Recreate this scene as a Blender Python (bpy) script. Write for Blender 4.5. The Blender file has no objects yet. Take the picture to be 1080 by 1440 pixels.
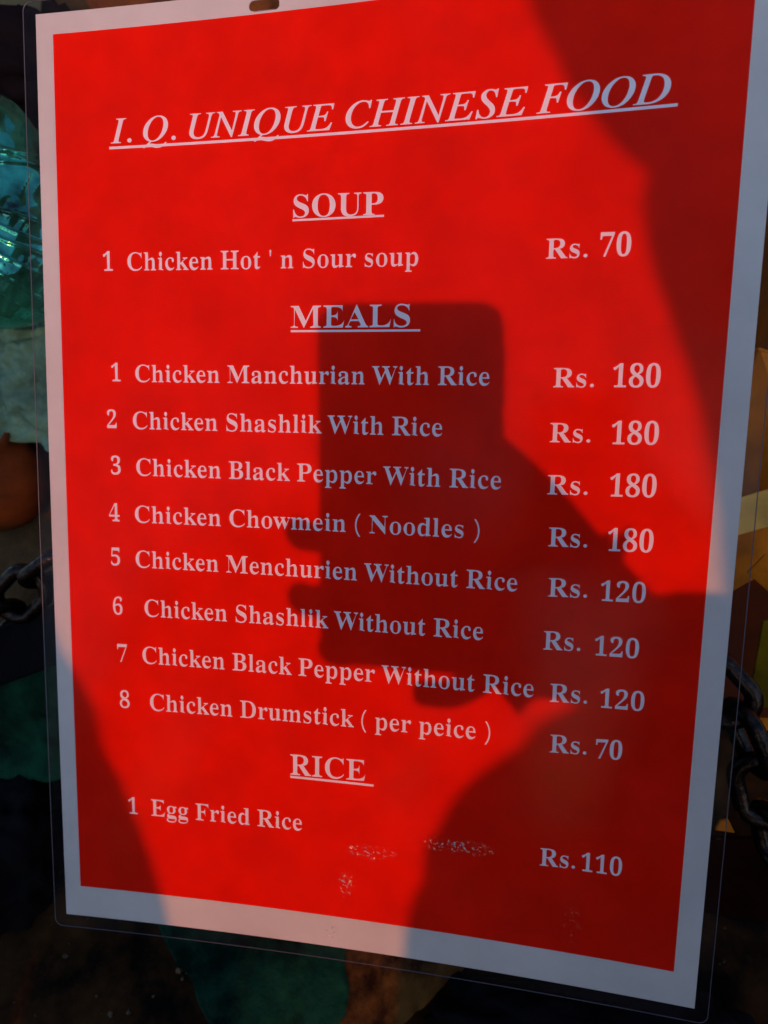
import bpy, bmesh, math, random, json
from mathutils import Vector, Matrix, noise
from mathutils.geometry import delaunay_2d_cdt, tessellate_polygon

random.seed(7)
R = math.radians
scene = bpy.context.scene
COL = scene.collection

# ---------------------------------------------------------------- frame
# The menu leans back 30 degrees.  Its own frame: u right, v up the sheet,
# w out of the printed face (metres).  MENU_M takes that frame to the world.
LEAN = R(30)
MENU_M = Matrix.Translation((0, 0, 1.10)) @ Matrix((
    (1, 0, 0, 0),
    (0, math.sin(LEAN), -math.cos(LEAN), 0),
    (0, math.cos(LEAN), math.sin(LEAN), 0),
    (0, 0, 0, 1)))
def W(u, v, w): return MENU_M @ Vector((u, v, w))
S = math.sqrt(2)
SUN = Vector((0.214, -0.097, 1.0))            # towards the sun, menu frame
SUNW = (MENU_M.to_3x3() @ SUN).normalized()

# ---------------------------------------------------------------- camera
CX = Vector((0.9782268998, 0.0150421794, -0.2069924280))
CY = Vector((-0.0427178446, 0.9906073973, -0.1298929181))
CZ = Vector((0.2030943578, 0.1359070169, 0.9696813727))
CC = Vector((50.24654004, 28.64394907, 208.32073889)) * S / 1000
cam_data = bpy.data.cameras.new('camera')
cam = bpy.data.objects.new('camera', cam_data); COL.objects.link(cam)
m3 = MENU_M.to_3x3() @ Matrix((CX, CY, CZ)).transposed()
cam.matrix_world = Matrix.Translation(MENU_M @ CC) @ m3.to_4x4()
cam_data.sensor_fit = 'VERTICAL'; cam_data.sensor_height = 24; cam_data.sensor_width = 18
cam_data.lens = 24 * 1000 / 1440
cam_data.clip_start = 0.0005; cam_data.clip_end = 200
cam_data.dof.use_dof = True; cam_data.dof.focus_distance = 0.30; cam_data.dof.aperture_fstop = 7
scene.camera = cam

# ---------------------------------------------------------------- sky, sun
world = bpy.data.worlds.new('World'); scene.world = world; world.use_nodes = True
nt = world.node_tree; bg = nt.nodes['Background']
sky = nt.nodes.new('ShaderNodeTexSky'); sky.sky_type = 'NISHITA'; sky.sun_disc = False
sky.sun_elevation = math.asin(SUNW.z); sky.sun_rotation = math.atan2(SUNW.x, SUNW.y)
sky.altitude = 100; sky.air_density = 1.2; sky.dust_density = 1.1; sky.ozone_density = 5.0
nt.links.new(sky.outputs[0], bg.inputs[0]); bg.inputs[1].default_value = 0.15
sd = bpy.data.lights.new('sun', 'SUN'); sd.energy = 1.45; sd.angle = R(0.7); sd.color = (1.0, 0.27, 0.03)
sun = bpy.data.objects.new('sun', sd); COL.objects.link(sun)
sun.rotation_euler = SUNW.to_track_quat('Z', 'Y').to_euler(); sun.location = (1, -3, 3)
scene.view_settings.view_transform = 'Standard'; scene.view_settings.look = 'None'
scene.view_settings.exposure = 0.12; scene.view_settings.gamma = 1
scene.cycles.transparent_max_bounces = 24

# ---------------------------------------------------------------- helpers
def mat(name, col, rough=0.6, metal=0.0, vary=0.0, vscale=40, col2=None, bump=0.0, bscale=300, coat=0.0, spec=0.5):
    m = bpy.data.materials.new(name); m.use_nodes = True
    t = m.node_tree; b = t.nodes['Principled BSDF']
    b.inputs['Base Color'].default_value = (*col, 1); b.inputs['Roughness'].default_value = rough
    b.inputs['Metallic'].default_value = metal; b.inputs['Coat Weight'].default_value = coat
    b.inputs['Specular IOR Level'].default_value = spec
    tc = t.nodes.new('ShaderNodeTexCoord')
    if vary or col2:
        n = t.nodes.new('ShaderNodeTexNoise'); n.inputs['Scale'].default_value = vscale; n.inputs['Detail'].default_value = 6
        n.inputs['Roughness'].default_value = 0.65
        t.links.new(tc.outputs['Object'], n.inputs['Vector'])
        r = t.nodes.new('ShaderNodeValToRGB'); t.links.new(n.outputs['Fac'], r.inputs[0])
        c2 = col2 or tuple(c * (1 - vary) for c in col)
        r.color_ramp.elements[0].position = 0.38; r.color_ramp.elements[0].color = (*c2, 1)
        r.color_ramp.elements[1].position = 0.62; r.color_ramp.elements[1].color = (*col, 1)
        t.links.new(r.outputs[0], b.inputs['Base Color'])
    if bump:
        n = t.nodes.new('ShaderNodeTexNoise'); n.inputs['Scale'].default_value = bscale; n.inputs['Detail'].default_value = 5
        t.links.new(tc.outputs['Object'], n.inputs['Vector'])
        bp = t.nodes.new('ShaderNodeBump'); bp.inputs['Strength'].default_value = bump; bp.inputs['Distance'].default_value = 0.001
        t.links.new(n.outputs['Fac'], bp.inputs['Height']); t.links.new(bp.outputs[0], b.inputs['Normal'])
    return m

def obj(name, verts, faces, m, parent=None, smooth=True, kind=None):
    me = bpy.data.meshes.new(name)
    me.from_pydata([tuple(v) for v in verts], [], faces); me.update()
    if smooth: me.polygons.foreach_set('use_smooth', [True] * len(me.polygons))
    me.materials.append(m)
    o = bpy.data.objects.new(name, me); COL.objects.link(o)
    if parent: o.parent = parent
    if kind: o['kind'] = kind
    return o
def obm(name, bm, m, parent=None, smooth=False, kind=None):
    me = bpy.data.meshes.new(name); bm.to_mesh(me); bm.free()
    if smooth: me.polygons.foreach_set('use_smooth', [True] * len(me.polygons))
    me.materials.append(m)
    o = bpy.data.objects.new(name, me); COL.objects.link(o)
    if parent: o.parent = parent
    if kind: o['kind'] = kind
    return o
def tag(o, label, cat, group=None):
    o['label'] = label; o['category'] = cat
    if group: o['group'] = group
    return o
def empty(name, M, label, cat, group=None):
    o = bpy.data.objects.new(name, None); COL.objects.link(o); o.matrix_world = M; o.empty_display_size = 0.02
    return tag(o, label, cat, group)

def bendw(u, v):      # relief of the slightly bowed sheet
    a, b = u / S * 10, v / S * 10
    return S / 1000 * (2.92353123 * a * a - 0.36027667 * b * b + 2.04214254 * a * b)

def rrect(x0, y0, x1, y1, r, n=6):
    out = []
    for cx, cy, a0 in ((x1 - r, y1 - r, 0), (x0 + r, y1 - r, 90), (x0 + r, y0 + r, 180), (x1 - r, y0 + r, 270)):
        if r <= 0: out.append((cx, cy)); continue
        for i in range(n + 1):
            a = R(a0 + 90 * i / n); out.append((cx + r * math.cos(a), cy + r * math.sin(a)))
    return out
def sheet(outline, holes, step, z0, z1, warp=None):
    """closed thin solid following the bowed surface, from height z0 to z1"""
    verts = []; edges = []
    for loop in [outline] + holes:
        dense = []
        for i in range(len(loop)):
            a, b = Vector(loop[i]), Vector(loop[(i + 1) % len(loop)])
            k = max(1, int((b - a).length / step))
            dense += [a.lerp(b, j / k) for j in range(k)]
        n0 = len(verts); n = len(dense)
        verts += dense; edges += [(n0 + i, n0 + (i + 1) % n) for i in range(n)]
    xs = [p[0] for p in outline]; ys = [p[1] for p in outline]
    x = min(xs) + step * .5
    while x < max(xs) - step * .3:
        y = min(ys) + step * .5
        while y < max(ys) - step * .3:
            verts.append(Vector((x, y))); y += step
        x += step
    vo, eo, fo, *_ = delaunay_2d_cdt(verts, edges, [], 2, 1e-7)
    fo = [f if (vo[f[1]] - vo[f[0]]).cross(vo[f[2]] - vo[f[0]]) > 0 else f[::-1] for f in fo]
    wf = warp or (lambda u, v: 0)
    def inside(c, lp):
        r = False
        for i in range(len(lp)):
            a, b = lp[i - 1], lp[i]
            if (a[1] > c.y) != (b[1] > c.y) and c.x < (b[0] - a[0]) * (c.y - a[1]) / (b[1] - a[1]) + a[0]: r = not r
        return r
    fo = [f for f in fo if not any(inside((vo[f[0]] + vo[f[1]] + vo[f[2]]) / 3, h) for h in holes)]
    n = len(vo)
    V = [(p.x, p.y, bendw(p.x, p.y) + z1 + wf(p.x, p.y)) for p in vo] + [(p.x, p.y, bendw(p.x, p.y) + z0 + wf(p.x, p.y)) for p in vo]
    cnt = {}
    for f in fo:
        for i in range(len(f)):
            cnt[(f[i], f[(i + 1) % len(f)])] = 1
    F = [tuple(f) for f in fo] + [tuple(i + n for i in f[::-1]) for f in fo]
    for (a, b) in cnt:
        if (b, a) not in cnt: F.append((b, a, a + n, b + n))
    return V, F

def tube(pts, rad, n=8, closed=False):
    """swept tube; rad is a number or list"""
    V = []; F = []; m = len(pts); pts = [Vector(p) for p in pts]
    prev = None
    for i, p in enumerate(pts):
        a = pts[(i - 1) % m] if closed or i > 0 else p
        b = pts[(i + 1) % m] if closed or i < m - 1 else p
        t = (b - a).normalized()
        if prev is None: nrm = t.orthogonal().normalized()
        else: nrm = (prev - t * prev.dot(t)).normalized()
        prev = nrm; bn = t.cross(nrm)
        r = rad[i] if isinstance(rad, (list, tuple)) else rad
        for k in range(n):
            an = 2 * math.pi * k / n
            V.append(p + (nrm * math.cos(an) + bn * math.sin(an)) * r)
    for i in range(m if closed else m - 1):
        for k in range(n):
            a = i * n + k; b = i * n + (k + 1) % n; j = ((i + 1) % m) * n
            F.append((a, b, j + (k + 1) % n, j + k))
    if not closed:
        F.append(tuple(range(n))[::-1]); F.append(tuple((m - 1) * n + k for k in range(n)))
    return V, F
def box_bm(bm, M, sx, sy, sz, bev=0.0, seg=2):
    r = bmesh.ops.create_cube(bm, size=1, matrix=M @ Matrix.Diagonal((sx, sy, sz, 1)))
    if bev:
        es = list({e for v in r['verts'] for e in v.link_edges})
        bmesh.ops.bevel(bm, geom=es, offset=bev, segments=seg, affect='EDGES', profile=0.6)
def blob(c, rx, ry, rz, amp, scale, sub=5, seed=0, rot=None, ridge=0):
    bm = bmesh.new(); bmesh.ops.create_icosphere(bm, subdivisions=sub, radius=1)
    for v in bm.verts:
        p = v.co.copy(); q = p * scale + Vector((seed, seed * 2.3, 0))
        d = noise.fractal(q, 0.9, 2.1, 5) * amp
        if ridge: d += ridge * (1 - abs(noise.noise(q * 0.8 + Vector((9, 2, 4)))) * 4)
        v.co = p * (1 + d); v.co.x *= rx; v.co.y *= ry; v.co.z *= rz
        if rot: v.co = rot @ v.co
        v.co += Vector(c)
    return bm
def ray(px, py):       # direction through a point of the view, menu frame
    return (CX * ((px - 540) / 1000) + CY * ((720 - py) / 1000) - CZ)
def back(px, py, d):    # place at depth d metres behind the menu's plane
    r = ray(px, py); s = (-d - CC.z) / r.z
    return CC + r * s
def lay(px, py, h=.002):   # menu-frame place h above the counter top
    r = MENU_M.to_3x3() @ ray(px, py); o = MENU_M @ CC; s = (.8155 + h - o.z) / r.z
    return MENU_M.inverted() @ (o + r * s)
def backw(px, py, d): return MENU_M @ back(px, py, d)
def shade(u, v, w):     # menu-frame place w metres in front whose shadow falls on (u, v)
    return Vector((u, v, 0)) + SUN * w
def shadew(u, v, w): return MENU_M @ shade(u, v, w)

# ================================================================= THE MENU
def film_material():
    m = bpy.data.materials.new('laminate_film'); m.use_nodes = True
    t = m.node_tree; N = t.nodes; L = t.links; N.clear()
    out = N.new('ShaderNodeOutputMaterial'); tc = N.new('ShaderNodeTexCoord')
    tr = N.new('ShaderNodeBsdfTransparent'); tr.inputs[0].default_value = (0.965, 0.965, 0.975, 1)
    gl = N.new('ShaderNodeBsdfGlossy'); gl.inputs['Roughness'].default_value = 0.10
    fr = N.new('ShaderNodeFresnel'); fr.inputs[0].default_value = 1.12
    mx = N.new('ShaderNodeMixShader')
    # broad waviness
    n1 = N.new('ShaderNodeTexNoise'); n1.inputs['Scale'].default_value = 22; n1.inputs['Detail'].default_value = 2
    L.new(tc.outputs['Object'], n1.inputs['Vector'])
    b1 = N.new('ShaderNodeBump'); b1.inputs['Strength'].default_value = 0.25; b1.inputs['Distance'].default_value = 0.0015
    L.new(n1.outputs['Fac'], b1.inputs['Height'])
    # creased patches: crackled film at a few worn places
    spots = [(0.005, -0.1585, .014, .0045, 1), (-0.006, -0.176, .0045, .008, 1), (0.044, -0.150, .019, .0045, .9),
             (0.095, -0.178, .006, .016, .14), (0.088, -0.128, .022, .006, .05), (-0.013, -0.203, .005, .006, .6)]
    acc = None
    for (x, y, a, b, k) in spots:
        mp = N.new('ShaderNodeMapping'); mp.vector_type = 'TEXTURE'
        mp.inputs['Location'].default_value = (x, y, 0); mp.inputs['Scale'].default_value = (a, b, 1.0)
        L.new(tc.outputs['Object'], mp.inputs['Vector'])
        g = N.new('ShaderNodeTexGradient'); g.gradient_type = 'SPHERICAL'; L.new(mp.outputs[0], g.inputs[0])
        mu = N.new('ShaderNodeMath'); mu.operation = 'MULTIPLY'; mu.inputs[1].default_value = k
        L.new(g.outputs['Fac'], mu.inputs[0])
        if acc is None: acc = mu
        else:
            ad = N.new('ShaderNodeMath'); ad.operation = 'ADD'; L.new(acc.outputs[0], ad.inputs[0]); L.new(mu.outputs[0], ad.inputs[1]); acc = ad
    n2 = N.new('ShaderNodeTexNoise'); n2.inputs['Scale'].default_value = 520; n2.inputs['Detail'].default_value = 3; n2.inputs['Distortion'].default_value = 1.2
    L.new(tc.outputs['Object'], n2.inputs['Vector'])
    b2 = N.new('ShaderNodeBump'); b2.inputs['Distance'].default_value = 0.0024
    L.new(n2.outputs['Fac'], b2.inputs['Height']); L.new(acc.outputs[0], b2.inputs['Strength']); L.new(b1.outputs[0], b2.inputs['Normal'])
    # fine scratches / grain everywhere
    n3 = N.new('ShaderNodeTexNoise'); n3.inputs['Scale'].default_value = 900; n3.inputs['Detail'].default_value = 2
    L.new(tc.outputs['Object'], n3.inputs['Vector'])
    b3 = N.new('ShaderNodeBump'); b3.inputs['Strength'].default_value = 0.05; b3.inputs['Distance'].default_value = 0.001
    L.new(n3.outputs['Fac'], b3.inputs['Height']); L.new(b2.outputs[0], b3.inputs['Normal'])
    L.new(b3.outputs[0], gl.inputs['Normal']); L.new(b1.outputs[0], fr.inputs['Normal'])
    cm = N.new('ShaderNodeMath'); cm.operation = 'MULTIPLY_ADD'; cm.inputs[1].default_value = 0.9; cm.use_clamp = True
    n5 = N.new('ShaderNodeTexNoise'); n5.inputs['Scale'].default_value = 640; n5.inputs['Detail'].default_value = 3; n5.inputs['Distortion'].default_value = .8
    L.new(tc.outputs['Object'], n5.inputs['Vector'])
    m5 = N.new('ShaderNodeMapRange'); m5.inputs[1].default_value = .56; m5.inputs[2].default_value = .64
    L.new(n5.outputs['Fac'], m5.inputs[0])
    m6 = N.new('ShaderNodeMath'); m6.operation = 'MULTIPLY'; L.new(m5.outputs[0], m6.inputs[0]); L.new(acc.outputs[0], m6.inputs[1])
    L.new(m6.outputs[0], cm.inputs[0])
    m7 = N.new('ShaderNodeMath'); m7.operation = 'MULTIPLY_ADD'; m7.inputs[1].default_value = 0.35; m7.inputs[2].default_value = 0.10; m7.use_clamp = True
    L.new(acc.outputs[0], m7.inputs[0]); L.new(m7.outputs[0], gl.inputs['Roughness']); L.new(fr.outputs[0], cm.inputs[2])
    L.new(cm.outputs[0], mx.inputs[0]); L.new(tr.outputs[0], mx.inputs[1]); L.new(gl.outputs[0], mx.inputs[2])
    # thin haze of dust and fine scuffs
    df = N.new('ShaderNodeBsdfDiffuse'); df.inputs[0].default_value = (0.6, 0.62, 0.7, 1)
    n4 = N.new('ShaderNodeTexNoise'); n4.inputs['Scale'].default_value = 30; n4.inputs['Detail'].default_value = 6
    L.new(tc.outputs['Object'], n4.inputs['Vector'])
    mr = N.new('ShaderNodeMapRange'); mr.inputs[1].default_value = .35; mr.inputs[2].default_value = .75; mr.inputs[3].default_value = 0.001; mr.inputs[4].default_value = 0.005
    L.new(n4.outputs['Fac'], mr.inputs[0])
    m2 = N.new('ShaderNodeMixShader'); L.new(mr.outputs[0], m2.inputs[0]); L.new(mx.outputs[0], m2.inputs[1]); L.new(df.outputs[0], m2.inputs[2])
    L.new(m2.outputs[0], out.inputs[0])
    return m
M_PAPER = mat('white_paper', (0.67, 0.635, 0.61), 0.7, spec=0.0, vary=0.12, vscale=14, bump=0.08, bscale=1800)
M_RED = mat('red_ink', (0.88, 0.010, 0.001), 0.7, spec=0.0, vary=0.16, vscale=26, bump=0.05, bscale=1500)
M_INK = mat('white_lettering', (0.90, 0.80, 0.84), 0.7, spec=0.0, vary=0.04, vscale=200)
M_FILM = film_material()
M_RIM = mat('film_rim', (0.10, 0.10, 0.13), 0.3)

menu = empty('menu_card', MENU_M, 'red laminated menu card with white border and white lettering, lit by low sun', 'menu')
mm = 0.001
pw, ph = 148.5 * mm, 210 * mm
slot = rrect(-.0505, .2022, -.0372, .2065, .0021, 5)
V, F = sheet([(-pw, -ph), (pw, -ph), (pw, ph), (-pw, ph)], [slot], .012, -.0002, 0.0)
obj('paper', V, F, M_PAPER, menu, smooth=False)
u0, u1, v0, v1 = [x * S * mm for x in (-99.28077452, 98.30561585, -137.19856407, 142.32622341)]
V, F = sheet([(u0, v0), (u1, v0), (u1, v1), (u0, v1)], [], .012, .00002, .00008)
obj('red_panel', V, F, M_RED, menu, smooth=False)
fx0, fx1, fy0, fy1 = -.1545, .1540, -.2165, .2155
film_outline = rrect(fx0, fy0, fx1, fy1, .004, 6)
V, F = sheet(film_outline, [rrect(-.0505, .2022, -.0372, .2065, .0021, 5)], .008, -.0006, .0006)
obj('laminate_film', V, F, M_FILM, menu, smooth=False)
rimpts = []
for i in range(len(film_outline)):
    a, b = Vector(film_outline[i]), Vector(film_outline[(i + 1) % len(film_outline)])
    k = max(1, int((b - a).length / .012))
    for j in range(k):
        p = a.lerp(b, j / k); rimpts.append((p.x, p.y, bendw(p.x, p.y)))
V, F = tube(rimpts, .0002, 6, closed=True)
obj('film_rim', V, F, M_RIM, menu)

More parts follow.
